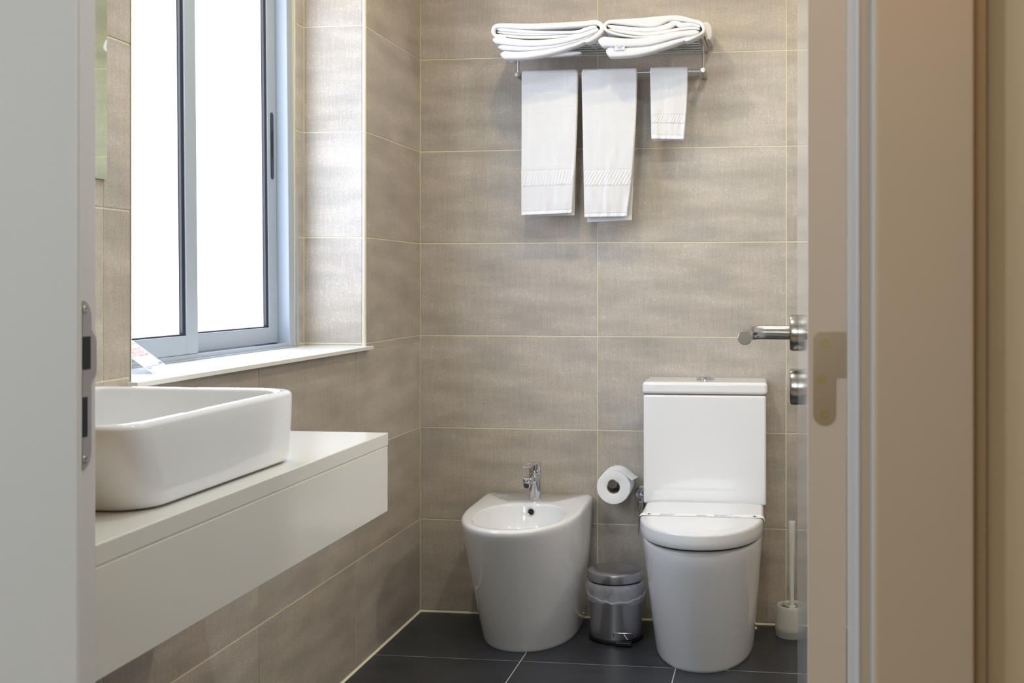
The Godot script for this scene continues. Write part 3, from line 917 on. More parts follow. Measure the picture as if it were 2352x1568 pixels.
func bidet() -> void:
	var t := thing("bidet", "white floor-standing bidet with chrome tap beside the pedal bin", "bidet", Vector3(0.404, 0, 0.0))
	t.rotation.y = 0.022
	var c := Vector3(0.0, 0, 0.30)
	var loops := []
	var add := func(y: float, hw: float, zf: float, zs: float) -> void:
		loops.append(by_angle(d_loop(0.0, 0.012, zs, zf, hw, y, 0.012, 2.15), c))
	var prof := [[0.0, 0.1465, 0.366], [0.002, 0.1480, 0.368], [0.01, 0.149, 0.371], [0.05, 0.1525, 0.394], [0.10, 0.1565, 0.421], [0.16, 0.1610, 0.452], [0.22, 0.1660, 0.485], [0.28, 0.1700, 0.518], [0.33, 0.1732, 0.547], [0.365, 0.1750, 0.567], [0.38, 0.1757, 0.5755]]
	for p in prof: add.call(p[0], p[1], p[2], 0.12 + p[0] * 0.35)
	for k in 6:
		var a := PI / 2 * (k + 1) / 6
		add.call(0.388 + 0.012 * sin(a), 0.1760 - 0.012 * (1 - cos(a)), 0.580 - 0.012 * (1 - cos(a)), 0.255)
	var inner := func(s: float, y: float, dz := 0.0) -> void:
		# oval bowl, straighter at the back
		var L := PackedVector3Array()
		for k in 96:
			var a := TAU * k / 96
			var cx := cos(a)
			var sz := sin(a)
			var px := 0.131 * s * signf(cx) * pow(absf(cx), 2.0 / 2.35)
			var pz := signf(sz) * pow(absf(sz), 2.0 / 2.35) * (0.190 if sz < 0 else 0.182) * s
			L.append(Vector3(px + 0.004, y, 0.357 + dz - pz))
		loops.append(by_angle(L, c))
	inner.call(1.02, 0.3995)
	inner.call(1.0, 0.3988)
	inner.call(0.985, 0.396)
	inner.call(0.972, 0.388)
	inner.call(0.955, 0.365)
	inner.call(0.92, 0.335)
	inner.call(0.82, 0.305)
	inner.call(0.6, 0.288)
	inner.call(0.3, 0.282)
	part("body", loft(loops, true, true), M.ceramic, t)
	var ov := Vector3(0.004, 0.374, 0.182)
	var face := Basis(Vector3(1, 0, 0), PI / 2 - 0.10)
	var r := part("overflow_ring", moved(lathe([Vector2(0.0088, 0.0), Vector2(0.0092, 0.0025), Vector2(0.0112, 0.0040), Vector2(0.0130, 0.0025), Vector2(0.0134, 0.0)], 28, false, false), Transform3D(face, ov)), M.chrome, t)
	part("overflow_hole", moved(lathe([Vector2(0.0092, 0.0), Vector2(0.0092, 0.0012)], 24), Transform3D(face, ov)), M.dark, t)
	part("bolt_cap", moved(lathe([Vector2(0.005, 0), Vector2(0.005, 0.004), Vector2(0.0038, 0.0065), Vector2(0, 0.007)], 16), Transform3D(Basis(Vector3(0, 0, 1), -PI / 2), Vector3(0.1485, 0.034, 0.075))), M.chrome, t)
	# maker's mark, a faint grey line
	part("maker_mark", rbox(Vector3(-0.128, 0.3998, 0.052), Vector3(-0.098, 0.4001, 0.0545), 0.0001), M.label, t)
	# mixer tap
	var tap := thing("bidet_tap", "chrome single-lever mixer tap standing on the bidet rim", "tap", Vector3(0.4085, 0.4, 0.108))
	part("body", lathe([Vector2(0.0195, 0), Vector2(0.0196, 0.004), Vector2(0.0190, 0.03), Vector2(0.0190, 0.062), Vector2(0.0193, 0.085), Vector2(0.0190, 0.0865)], 40), M.chrome, tap)
	var sp := part("spout", join([rbox(Vector3(-0.0185, 0.060, 0.0), Vector3(0.0165, 0.0835, 0.062), 0.006, 5), rbox(Vector3(-0.0180, 0.062, 0.03), Vector3(0.0120, 0.0825, 0.100), 0.006, 5)]), M.chrome, tap)
	part("aerator", moved(lathe([Vector2(0.0115, 0), Vector2(0.0118, 0.010), Vector2(0.0105, 0.0165), Vector2(0.0085, 0.018)], 28), Transform3D(Basis(Vector3(1, 0, 0), PI / 2 + 0.35), Vector3(-0.003, 0.0665, 0.0955))), M.chrome, sp)
	part("aerator_mesh", moved(lathe([Vector2(0.0086, 0.0165), Vector2(0.0086, 0.0186)], 24), Transform3D(Basis(Vector3(1, 0, 0), PI / 2 + 0.35), Vector3(-0.003, 0.0665, 0.0955))), M.navy, sp)
	part("cartridge_cap", lathe([Vector2(0.0186, 0.0872), Vector2(0.0194, 0.0882), Vector2(0.0196, 0.106), Vector2(0.019, 0.108)], 40), M.chrome, tap)
	part("lever", moved(join([rbox(Vector3(-0.0195, 0.0, -0.019), Vector3(0.0195, 0.0075, 0.030), 0.003, 4), rbox(Vector3(-0.0175, 0.0005, 0.02), Vector3(0.0070, 0.0058, 0.098), 0.0026, 4)]), Transform3D(Basis(Vector3(1, 0, 0), -0.045), Vector3(0, 0.1075, 0))), M.chrome, tap)

# ------------------------------------------------------------------ toilet

func toilet() -> void:
	var t := thing("toilet", "white close-coupled toilet with closed lid and tall cistern", "toilet", Vector3(0.9455, 0, 0))
	t.rotation.y = 0.016
	var loops := []
	var add := func(y: float, hw: float, zf: float, zs: float) -> void:
		loops.append(d_loop(0.0, 0.012, zs, zf, hw, y, 0.012, 2.15))
	var prof := [[0.0, 0.1450, 0.474], [0.002, 0.1465, 0.4765], [0.01, 0.1475, 0.480], [0.05, 0.1510, 0.497], [0.10, 0.1548, 0.520], [0.16, 0.1590, 0.546], [0.22, 0.1632, 0.571], [0.27, 0.1665, 0.5915], [0.31, 0.1695, 0.607], [0.335, 0.1715, 0.6165], [0.352, 0.1722, 0.6195]]
	for p in prof: add.call(p[0], p[1], p[2], 0.17 + p[0] * 0.42)
	for k in 6:
		var a := PI / 2 * (k + 1) / 6
		add.call(0.3575 + 0.011 * sin(a), 0.1724 - 0.011 * (1 - cos(a)), 0.6205 - 0.011 * (1 - cos(a)), 0.32)
	var deck := rbox(Vector3(-0.168, 0.33, 0.012), Vector3(0.168, 0.4085, 0.205), 0.012, 4)
	part("pan", join([loft(loops, true, true), deck]), M.ceramic, t)
	part("bolt_cap", moved(lathe([Vector2(0.005, 0), Vector2(0.005, 0.004), Vector2(0.0038, 0.0065), Vector2(0, 0.007)], 16), Transform3D(Basis(Vector3(0, 0, 1), -PI / 2), Vector3(0.1495, 0.034, 0.16))), M.chrome, t)
	# seat and lid, closed: a near-black lip painted for the shade in the gap, then the lid
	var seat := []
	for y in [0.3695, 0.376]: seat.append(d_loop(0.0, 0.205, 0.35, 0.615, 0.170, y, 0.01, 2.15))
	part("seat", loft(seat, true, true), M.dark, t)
	var lid := []
	var zlid := 0.208
	var lo := func(y: float, inset: float) -> void:
		lid.append(d_loop(0.0, zlid, 0.36, 0.6365 - inset, 0.1765 - inset, y, 0.008, 2.15))
	lo.call(0.3755, 0.006)
	lo.call(0.3762, 0.0025)
	lo.call(0.379, 0.0005)
	lo.call(0.395, 0.0)
	lo.call(0.4105, 0.0008)
	for k in 6:
		var a := PI / 2 * (k + 1) / 6
		lo.call(0.4105 + 0.0085 * sin(a), 0.0008 + 0.0095 * (1 - cos(a)))
	lo.call(0.4202, 0.04)
	part("lid", loft(lid, true, true), M.seat, t)
	# cistern
	part("cistern", rbox(Vector3(-0.1865, 0.4105, 0.012), Vector3(0.1835, 0.7415, 0.190), 0.007, 4), M.ceramic, t)
	part("cistern_lid", rbox(Vector3(-0.1895, 0.7440, 0.010), Vector3(0.1875, 0.7805, 0.1945), 0.010, 5), M.ceramic, t)
	part("lid_gap", rbox(Vector3(-0.184, 0.7405, 0.015), Vector3(0.181, 0.7450, 0.187), 0.001), M.seam, t)
	var fb := part("flush_button", moved(lathe([Vector2(0.0285, 0.0), Vector2(0.0285, 0.003), Vector2(0.0255, 0.0055), Vector2(0.021, 0.0062)], 40), shift(-0.003, 0.780, 0.10)), M.chrome, t, "round chrome dual flush button")
	part("button_half", moved(lathe([Vector2(0.0195, 0.006), Vector2(0.0195, 0.0085), Vector2(0.017, 0.0098), Vector2(0, 0.0105)], 36), shift(-0.003, 0.780, 0.10)), M.chrome, fb)
	# paper hygiene band round the closed lid
	var b := thing("paper_band", "white printed paper hygiene band wrapped across the toilet lid", "paper band", Vector3(0.9455, 0.4203, 0.0))
	b.rotation.y = 0.016
	var st := begin()
	var pth := []
	for k in 13:
		pth.append(Vector2(lerpf(-0.1685, 0.1685, k / 12.0), 0.0006))
	var left := [Vector2(-0.181, -0.066), Vector2(-0.1790, -0.04), Vector2(-0.1782, -0.012), Vector2(-0.1755, -0.003)]
	var right := [Vector2(0.1755, -0.003), Vector2(0.1785, -0.012), Vector2(0.1805, -0.04), Vector2(0.1825, -0.075)]
	pth = left + pth + right
	for k in pth.size() - 1:
		var p: Vector2 = pth[k]
		var q: Vector2 = pth[k + 1]
		quad(st, Vector3(p.x, p.y, 0.414), Vector3(q.x, q.y, 0.414), Vector3(q.x, q.y, 0.376), Vector3(p.x, p.y, 0.376))
	part("strip", finish(st), M.paper, b)
	var ink := 0.0009
	for s in [[-0.118, "lines"], [0.036, "lines"]]:
		for k in 3:
			var wl: float = [[0.044, 0.036, 0.039], [0.050, 0.037, 0.072]][0 if s[0] < 0 else 1][k]
			var x: float = s[0]
			var zz := 0.385 + 0.0095 * k
			var J := []
			# illegible small print: a row of short strokes
			while x < s[0] + wl:
				var l := rng.randf_range(0.0022, 0.0075)
				J.append(rbox(Vector3(x, ink - 0.0004, zz), Vector3(minf(x + l, s[0] + wl), ink, zz + 0.0045), 0.0001, 1))
				x += l + rng.randf_range(0.0010, 0.0022)
			part("printed_line", join(J), M.ink_pale, b)
	for x in [-0.150, 0.150]:
		part("printed_mark", join([moved(lathe([Vector2(0.0042, 0), Vector2(0.0042, 0.0004)], 16), shift(x, ink - 0.0004, 0.395)), rbox(Vector3(x - 0.0085, ink - 0.0004, 0.3935), Vector3(x + 0.0085, ink, 0.3965), 0.0001, 1), rbox(Vector3(x - 0.0016, ink - 0.0004, 0.386), Vector3(x + 0.0016, ink, 0.404), 0.0001, 1)]), M.ink_dark, b)
	var E := []
	for k in 7:
		var a := lerpf(-1.1, 1.1, k / 6.0)
		E.append([rbox(Vector3(-0.0013, 0, -0.010), Vector3(0.0013, 0.0004, -0.002), 0.0001, 1), Transform3D(Basis(Vector3.UP, a), Vector3(0.0 + sin(-a) * 0.006, ink - 0.0004, 0.403))])
	E.append(rbox(Vector3(-0.0145, ink - 0.0004, 0.4005), Vector3(0.0145, ink, 0.4025), 0.0001, 1))
	part("printed_emblem", join(E), M.ink_pale, b)

# ------------------------------------------------------------------ towel rack and towels

const SHELF := 1.816
const BAR_Z := 0.112

func towel_rack() -> void:
	var t := thing("towel_rack", "stainless steel wall rack with slatted shelf and towel bar", "towel rack", Vector3(0, 0, 0))
	var xl := 0.3555
	var xr := 0.9385
	for x in [xl, xr]:
		var pst := part("post", moved(lathe([Vector2(0.0083, 0), Vector2(0.0083, 0.1255), Vector2(0.0078, 0.1272)], 28), turned(Vector3(1, 0, 0), PI / 2, Vector3(x, 1.7345, 0))), M.steel, t)
		part("post_cap", moved(lathe([Vector2(0.0079, 0.1271), Vector2(0.0074, 0.1285), Vector2(0.0, 0.1288)], 28), turned(Vector3(1, 0, 0), PI / 2, Vector3(x, 1.7345, 0))), M.steel, pst)
		part("upright", tube([Vector3(x, 1.736, BAR_Z), Vector3(x, SHELF, BAR_Z)], 0.0034, 14), M.chrome, t)
		part("shelf_arm", moved(lathe([Vector2(0.0083, 0), Vector2(0.0083, 0.232), Vector2(0.0075, 0.2335)], 28), turned(Vector3(1, 0, 0), PI / 2, Vector3(x + (0.001 if x > 0.6 else -0.001), SHELF + 0.001, 0))), M.steel, t)
	part("towel_bar", tube([Vector3(xl, 1.7345, BAR_Z), Vector3(xr, 1.7345, BAR_Z)], 0.0036, 16), M.chrome, t)
	for k in 6:
		var z := 0.031 + 0.037 * k
		part("shelf_bar", tube([Vector3(xl - 0.001, SHELF, z), Vector3(xr + 0.001, SHELF, z)], 0.0036, 14), M.chrome, t)

# one terry towel folded in half and hung over the bar; x edges at the top and at both ends
func hang(called: String, label: String, topx: Vector2, ytop: float, front: Vector2, yf: Vector2, back: Vector2, yb: Vector2, band: Vector2, hem_h: float, rib: float, tilt: float, seed_: int) -> void:
	var t := thing(called, label, "towel", Vector3(0, 1.7345, BAR_Z), "white towels hanging on the rack bar")
	var nz := noise(seed_, 9.0, FastNoiseLite.TYPE_SIMPLEX_SMOOTH, 2)
	var ri := 0.0042
	var th := 0.0085
	var ro := ri + th
	var cy := ytop - ro
	# stations: [segment, v, angle]
	var front_rows := []
	for k in 46: front_rows.append(lerpf(cy, band.x, k / 46.0))
	for k in 30: front_rows.append(lerpf(band.x, band.y, k / 30.0))
	for k in 14: front_rows.append(lerpf(band.y, 0.0, k / 14.0))
	var nu := 110
	var height_at := func(y: float, u: float, yend: Vector2) -> float:
		# y measured on the left edge; the end line may slope
		return y
	var make := func(kind: String, y0: float, y1: float, nrows: int) -> ArrayMesh:
		var st := begin()
		st.set_smooth_group(0)
		var grid := []
		for k in nrows + 1:
			var row := PackedVector3Array()
			for i in nu + 1:
				var u := float(i) / nu
				var yend := lerpf(yf.x, yf.y, u)
				var f := float(k) / nrows
				var ya := lerpf(y0, y1, f)
				# 0 at the bar, 1 at the end of the towel
				var v := clampf((cy - ya) / (cy - yf.x), 0.0, 1.0)
				var y := cy - v * (cy - yend)
				var x := lerpf(lerpf(topx.x, front.x, v), lerpf(topx.y, front.y, v * v), u)
				var e := 0.045
				var q := clampf((absf(2 * u - 1) - (1 - e)) / e, 0.0, 1.0)
				var round_ := sqrt(maxf(0.0, 1 - q * q))
				var z := ri + th * round_ + v * 0.0035
				z += nz.get_noise_2d(u * 0.35, y * 0.5 + seed_) * 0.0055 * v * round_
				if kind == "band":
					var ph := fposmod((x + (ya - y1) * tilt) / rib, 1.0)
					var inside := smoothstep(0.0, 0.10, f) * smoothstep(1.0, 0.90, f)
					z += (-0.0010 + 0.0028 * sqrt(maxf(0.0, 1.0 - pow(2 * ph - 1, 2.0)))) * inside * round_ - 0.0009 * (1.0 - inside)
				if kind == "hem":
					z += -0.0012 + 0.0009 * sin(x * TAU / 0.0052 + 2.5 * sin(x * 260.0)) * (0.3 + 0.7 * f)
				row.append(Vector3(x, y, z) - Vector3(0, 1.7345, 0))
			grid.append(row)
		for k in nrows:
			for i in nu:
				quad(st, grid[k + 1][i], grid[k + 1][i + 1], grid[k][i + 1], grid[k][i])
		if kind == "hem":
			# turn under at the end
			for i in nu:
				var a: Vector3 = grid[nrows][i]
				var b: Vector3 = grid[nrows][i + 1]
				quad(st, Vector3(a.x, a.y, ri), Vector3(b.x, b.y, ri), b, a)
		return finish(st)
	part("front_cloth", make.call("plain", cy, band.x, 46), M.terry, t)
	part("woven_band", make.call("band", band.x, band.y, 30), M.terry, t)
	part("front_end", make.call("plain", band.y, yf.x + hem_h, 14), M.terry, t)
	part("front_hem", make.call("hem", yf.x + hem_h, yf.x, 5), M.weave, t)
	# over the bar and down the back, with the inner face
	var st := begin()
	st.set_smooth_group(0)
	var g := []
	for k in 13:
		var a := PI * k / 12
		var row := PackedVector3Array()
		for i in 41:
			var u := i / 40.0
			var q := clampf((absf(2 * u - 1) - 0.955) / 0.045, 0.0, 1.0)
			var r := ri + th * sqrt(maxf(0.0, 1 - q * q))
			row.append(Vector3(lerpf(topx.x, topx.y, u), cy + sin(a) * r, cos(a) * r) - Vector3(0, 1.7345, 0))
		g.append(row)
	for k in range(1, 31):
		var v := k / 30.0
		var row := PackedVector3Array()
		for i in 41:
			var u := i / 40.0
			var q := clampf((absf(2 * u - 1) - 0.955) / 0.045, 0.0, 1.0)
			var y := lerpf(cy, lerpf(yb.x, yb.y, u), v)
			var x := lerpf(lerpf(topx.x, back.x, v), lerpf(topx.y, back.y, v), u)
			row.append(Vector3(x, y, -ri - th * sqrt(maxf(0.0, 1 - q * q)) - 0.004 * v) - Vector3(0, 1.7345, 0))
		g.append(row)
	for k in g.size() - 1:
		for i in 40: quad(st, g[k][i], g[k][i + 1], g[k + 1][i + 1], g[k + 1][i])
	# inner faces: front leg and back leg
	st.set_smooth_group(1)
	var yl := 1.7345
	quad(st, Vector3(topx.y, cy - yl, ri), Vector3(topx.x, cy - yl, ri), Vector3(front.x, yf.x - yl, ri), Vector3(front.y, yf.y - yl, ri))
	quad(st, Vector3(topx.x, cy - yl, -ri), Vector3(topx.y, cy - yl, -ri), Vector3(back.y, yb.y - yl, -ri - 0.004), Vector3(back.x, yb.x - yl, -ri - 0.004))
	st.set_smooth_group(2)
	quad(st, Vector3(back.x, yb.x - yl, -ri - 0.004), Vector3(back.y, yb.y - yl, -ri - 0.004), Vector3(back.y, yb.y - yl, -ri - th - 0.004), Vector3(back.x, yb.x - yl, -ri - th - 0.004))
	part("back_cloth", finish(st), M.terry, t)

func hanging_towels() -> void:
	hang("hand_towel", "white terry hand towel at the left end of the bar, its back layer just showing", Vector2(0.3674, 0.5476), 1.7490, Vector2(0.3672, 0.5290), Vector2(1.2925, 1.2985), Vector2(0.3735, 0.5335), Vector2(1.2905, 1.2930), Vector2(1.432, 1.3803), 0.0125, 0.01, -0.24, 3)
	hang("hand_towel", "white terry hand towel in the middle of the bar, its back layer hanging lower", Vector2(0.5586, 0.7340), 1.7485, Vector2(0.5680, 0.7030), Vector2(1.2850, 1.2865), Vector2(0.5745, 0.7155), Vector2(1.2708, 1.2766), Vector2(1.432, 1.3803), 0.0125, 0.0105, -0.55, 8)
	hang("face_towel", "small white terry face towel at the right end of the bar", Vector2(0.7741, 0.8913), 1.7490, Vector2(0.7780, 0.8800), Vector2(1.5260, 1.5225), Vector2(0.7800, 0.8770), Vector2(1.5235, 1.5215), Vector2(1.6031, 1.5735), 0.0125, 0.0085, -0.45, 15)

# a layer of folded cloth: a path in the upright plane, thickness per station, running back from zf
func ribbon(pts: Array, thick: Array, zf: float, zback: float, ripple := 0.0, per := 6) -> ArrayMesh:
	var p2 := []
	var t2 := []
	for k in pts.size():
		p2.append(pts[k])
		t2.append(Vector2(thick[k] if k < thick.size() else thick[-1], 0))
	var P := smooth_path(p2, per)
	var T := smooth_path(t2, per)
	var loops := []
	var dist := 0.0
	for k in P.size():
		var d: Vector2 = (P[mini(k + 1, P.size() - 1)] - P[maxi(k - 1, 0)]).normalized()
		var nrm := Vector2(-d.y, d.x)
		if k > 0: dist += (P[k] as Vector2).distance_to(P[k - 1])
		var t: float = T[k].x
		# the ends are rounded off
		var endr := minf(1.0, sqrt(maxf(0.0, minf(k, P.size() - 1 - k) / 3.0)))
		t *= maxf(0.25, endr)
		var b := minf(t * 0.5, 0.007)
		var low: float = P[k].y - t / 2
		var zb := lerpf(zback, maxf(zback, 0.243), smoothstep(SHELF + 0.0045, SHELF - 0.004, low))
		var rp := ripple * sin(dist * TAU / 0.0075 + 1.7 * sin(dist * 190.0))
		var L := PackedVector3Array()
		L.append(Vector3(P[k].x + nrm.x * t / 2, P[k].y + nrm.y * t / 2, zb))
		for q in 11:
			var a := PI * q / 10
			L.append(Vector3(P[k].x + nrm.x * cos(a) * t / 2, P[k].y + nrm.y * cos(a) * t / 2, zf - b + sin(a) * (b + rp)))
		L.append(Vector3(P[k].x - nrm.x * t / 2, P[k].y - nrm.y * t / 2, zb))
		loops.append(L)
	return loft(loops, true, true)

func v2s(a: Array) -> Array:
	var out := []
	for k in a.size() / 2: out.append(Vector2(a[k * 2], a[k * 2 + 1]))
	return out

func folded_towels() -> void:
	var a := thing("bath_towel", "folded white bath towel at the left of the shelf, its corner drooping in front", "towel", Vector3.ZERO, "folded bath towels on the rack shelf")
	part("outer_layer", ribbon(v2s([0.3570, 1.8173, 0.3289, 1.8232, 0.3182, 1.8308, 0.3173, 1.8413, 0.3248, 1.8524, 0.3471, 1.8541, 0.4031, 1.8504, 0.4523, 1.8489, 0.5339, 1.8501, 0.5988, 1.8530, 0.6279, 1.8553, 0.6457, 1.8468, 0.6473, 1.8316, 0.6296, 1.8146, 0.5988, 1.7963]), [0.0079, 0.0095, 0.0110, 0.0126, 0.0142, 0.0150, 0.0173, 0.0181, 0.0173, 0.0158, 0.0150, 0.0142, 0.0142, 0.0142, 0.0126], 0.2850, 0.0300, 0.0006), M.terry, a)
	part("inner_fold", ribbon(v2s([0.3288, 1.8435, 0.3560, 1.8411, 0.4022, 1.8357, 0.4515, 1.8318, 0.5332, 1.8286, 0.5755, 1.8290, 0.5982, 1.8355, 0.6192, 1.8413, 0.6322, 1.8417]), [0.0095, 0.0098, 0.0104, 0.0101, 0.0098, 0.0110, 0.0126, 0.0110, 0.0079], 0.2810, 0.0300, 0.0000), M.terry, a)
	part("inner_fold", ribbon(v2s([0.3286, 1.8360, 0.3848, 1.8290, 0.4506, 1.8250, 0.5324, 1.8258, 0.5780, 1.8277]), [0.0082, 0.0076, 0.0066, 0.0057, 0.0047], 0.2770, 0.0300, 0.0000), M.terry, a)
	part("inner_hem", ribbon(v2s([0.3270, 1.8275, 0.3864, 1.8189, 0.4521, 1.8157, 0.5337, 1.8163, 0.5906, 1.8207, 0.6181, 1.8311]), [0.0063, 0.0082, 0.0088, 0.0085, 0.0079, 0.0071], 0.2840, 0.0300, 0.0005), M.terry, a)
	part("middle_fold", ribbon(v2s([0.3175, 1.8114, 0.3431, 1.8083, 0.4040, 1.7996, 0.4532, 1.7976, 0.5021, 1.7998, 0.5509, 1.8072, 0.5995, 1.8194, 0.6286, 1.8297, 0.6383, 1.8342]), [0.0205, 0.0212, 0.0205, 0.0197, 0.0189, 0.0173, 0.0150, 0.0126, 0.0094], 0.2890, 0.0300, 0.0000), M.terry, a)
	part("drooping_layer", ribbon(v2s([0.3323, 1.7907, 0.3695, 1.7872, 0.4189, 1.7843, 0.4844, 1.7865, 0.5496, 1.7975, 0.5983, 1.8105, 0.6242, 1.8234]), [0.0174, 0.0166, 0.0150, 0.0126, 0.0095, 0.0071, 0.0055], 0.2820, 0.0300, 0.0008), M.terry, a)
	part("drooping_hem", ribbon(v2s([0.3390, 1.7685, 0.3655, 1.7661, 0.4017, 1.7652, 0.4510, 1.7687, 0.5002, 1.7762, 0.5491, 1.7877, 0.5816, 1.7972, 0.6076, 1.8085]), [0.0237, 0.0237, 0.0221, 0.0197, 0.0166, 0.0126, 0.0103, 0.0079], 0.2790, 0.0300, 0.0010), M.terry, a)
	part("care_tag", rbox(Vector3(0.5262, 1.8131, 0.2870), Vector3(0.5549, 1.8192, 0.2885), 0.0003, 1), M.label, a)
	part("under_corner", ribbon(v2s([0.3500, 1.7732, 0.3602, 1.7696, 0.3703, 1.7727]), [0.0097, 0.0307, 0.0097], 0.2000, 0.1900, 0.0000), M.terry, a)
	part("under_layer", ribbon(v2s([0.4397, 1.7722, 0.4865, 1.7726, 0.5364, 1.7737, 0.5779, 1.7754]), [0.0048, 0.0097, 0.0081, 0.0023], 0.2100, 0.1500, 0.0000), M.terry, a)
	var b := thing("bath_towel", "folded white bath towel at the right of the shelf with a care tag in front", "towel", Vector3.ZERO, "folded bath towels on the rack shelf")
	part("outer_layer", ribbon(v2s([0.8550, 1.8129, 0.7726, 1.8071, 0.7230, 1.8118, 0.6781, 1.8230, 0.6573, 1.8359, 0.6598, 1.8490, 0.6798, 1.8558, 0.7561, 1.8519, 0.8056, 1.8520, 0.8451, 1.8606, 0.8796, 1.8596, 0.9123, 1.8520, 0.9400, 1.8439, 0.9501, 1.8297, 0.9474, 1.8159, 0.9205, 1.8020, 0.8959, 1.7913]), [0.0036, 0.0049, 0.0059, 0.0073, 0.0098, 0.0106, 0.0122, 0.0245, 0.0310, 0.0179, 0.0171, 0.0130, 0.0122, 0.0098, 0.0090, 0.0090, 0.0098], 0.2850, 0.0300, 0.0004), M.terry, b)
	part("inner_fold", ribbon(v2s([0.6649, 1.8442, 0.7057, 1.8364, 0.7803, 1.8293, 0.8216, 1.8322, 0.8512, 1.8411, 0.8677, 1.8496, 0.8841, 1.8410, 0.9201, 1.8415, 0.9405, 1.8327]), [0.0114, 0.0139, 0.0147, 0.0163, 0.0180, 0.0180, 0.0155, 0.0131, 0.0098], 0.2800, 0.0300, 0.0000), M.terry, b)
	part("inner_fold", ribbon(v2s([0.6670, 1.8349, 0.7219, 1.8243, 0.7800, 1.8168, 0.8378, 1.8225, 0.8789, 1.8287, 0.9199, 1.8307, 0.9395, 1.8261]), [0.0090, 0.0114, 0.0131, 0.0123, 0.0098, 0.0082, 0.0065], 0.2770, 0.0300, 0.0000), M.terry, b)
	part("middle_fold", ribbon(v2s([0.6388, 1.7985, 0.6737, 1.7951, 0.7235, 1.7920, 0.7731, 1.7923, 0.8143, 1.7985, 0.8553, 1.8079, 0.8881, 1.8127, 0.9126, 1.8144, 0.9371, 1.8153]), [0.0309, 0.0277, 0.0244, 0.0244, 0.0236, 0.0212, 0.0179, 0.0179, 0.0147], 0.2890, 0.0300, 0.0000), M.terry, b)
	part("drooping_hem", ribbon(v2s([0.6607, 1.7693, 0.6891, 1.7668, 0.7389, 1.7671, 0.7721, 1.7704, 0.8134, 1.7783, 0.8545, 1.7886, 0.8955, 1.7997, 0.9283, 1.8094]), [0.0310, 0.0302, 0.0269, 0.0237, 0.0196, 0.0163, 0.0122, 0.0082], 0.2800, 0.0300, 0.0010), M.terry, b)
	part("rear_drape", ribbon(v2s([0.9427, 1.8721, 0.9537, 1.8583, 0.9570, 1.8430, 0.9562, 1.8295, 0.9520, 1.8144]), [0.0220, 0.0237, 0.0220, 0.0186, 0.0051], 0.1600, 0.0200, 0.0000), M.terry, b)
	var tg := part("care_tag", rbox(Vector3(0.6873, 1.7699, 0.2830), Vector3(0.7172, 1.7817, 0.2855), 0.0003, 1), M.label, b)
	part("tag_print", rbox(Vector3(0.6918, 1.7795, 0.2855), Vector3(0.7019, 1.7814, 0.2860), 0.0001, 1), M.ink_orange, tg)
	part("tag_print", rbox(Vector3(0.7028, 1.7798, 0.2855), Vector3(0.7132, 1.7809, 0.2860), 0.0001, 1), M.ink_dark, tg)
	part("tag_print", rbox(Vector3(0.6940, 1.7765, 0.2855), Vector3(0.7002, 1.7778, 0.2860), 0.0001, 1), M.ink_pale, tg)
	part("tag_print", rbox(Vector3(0.7008, 1.7759, 0.2855), Vector3(0.7032, 1.7781, 0.2860), 0.0001, 1), M.ink_dark, tg)
	part("tag_print", rbox(Vector3(0.7048, 1.7762, 0.2855), Vector3(0.7102, 1.7779, 0.2860), 0.0001, 1), M.ink_pale, tg)
	part("tag_print", rbox(Vector3(0.6982, 1.7731, 0.2855), Vector3(0.7074, 1.7744, 0.2860), 0.0001, 1), M.ink_pale, tg)

# ------------------------------------------------------------------ paper roll, bin, brush

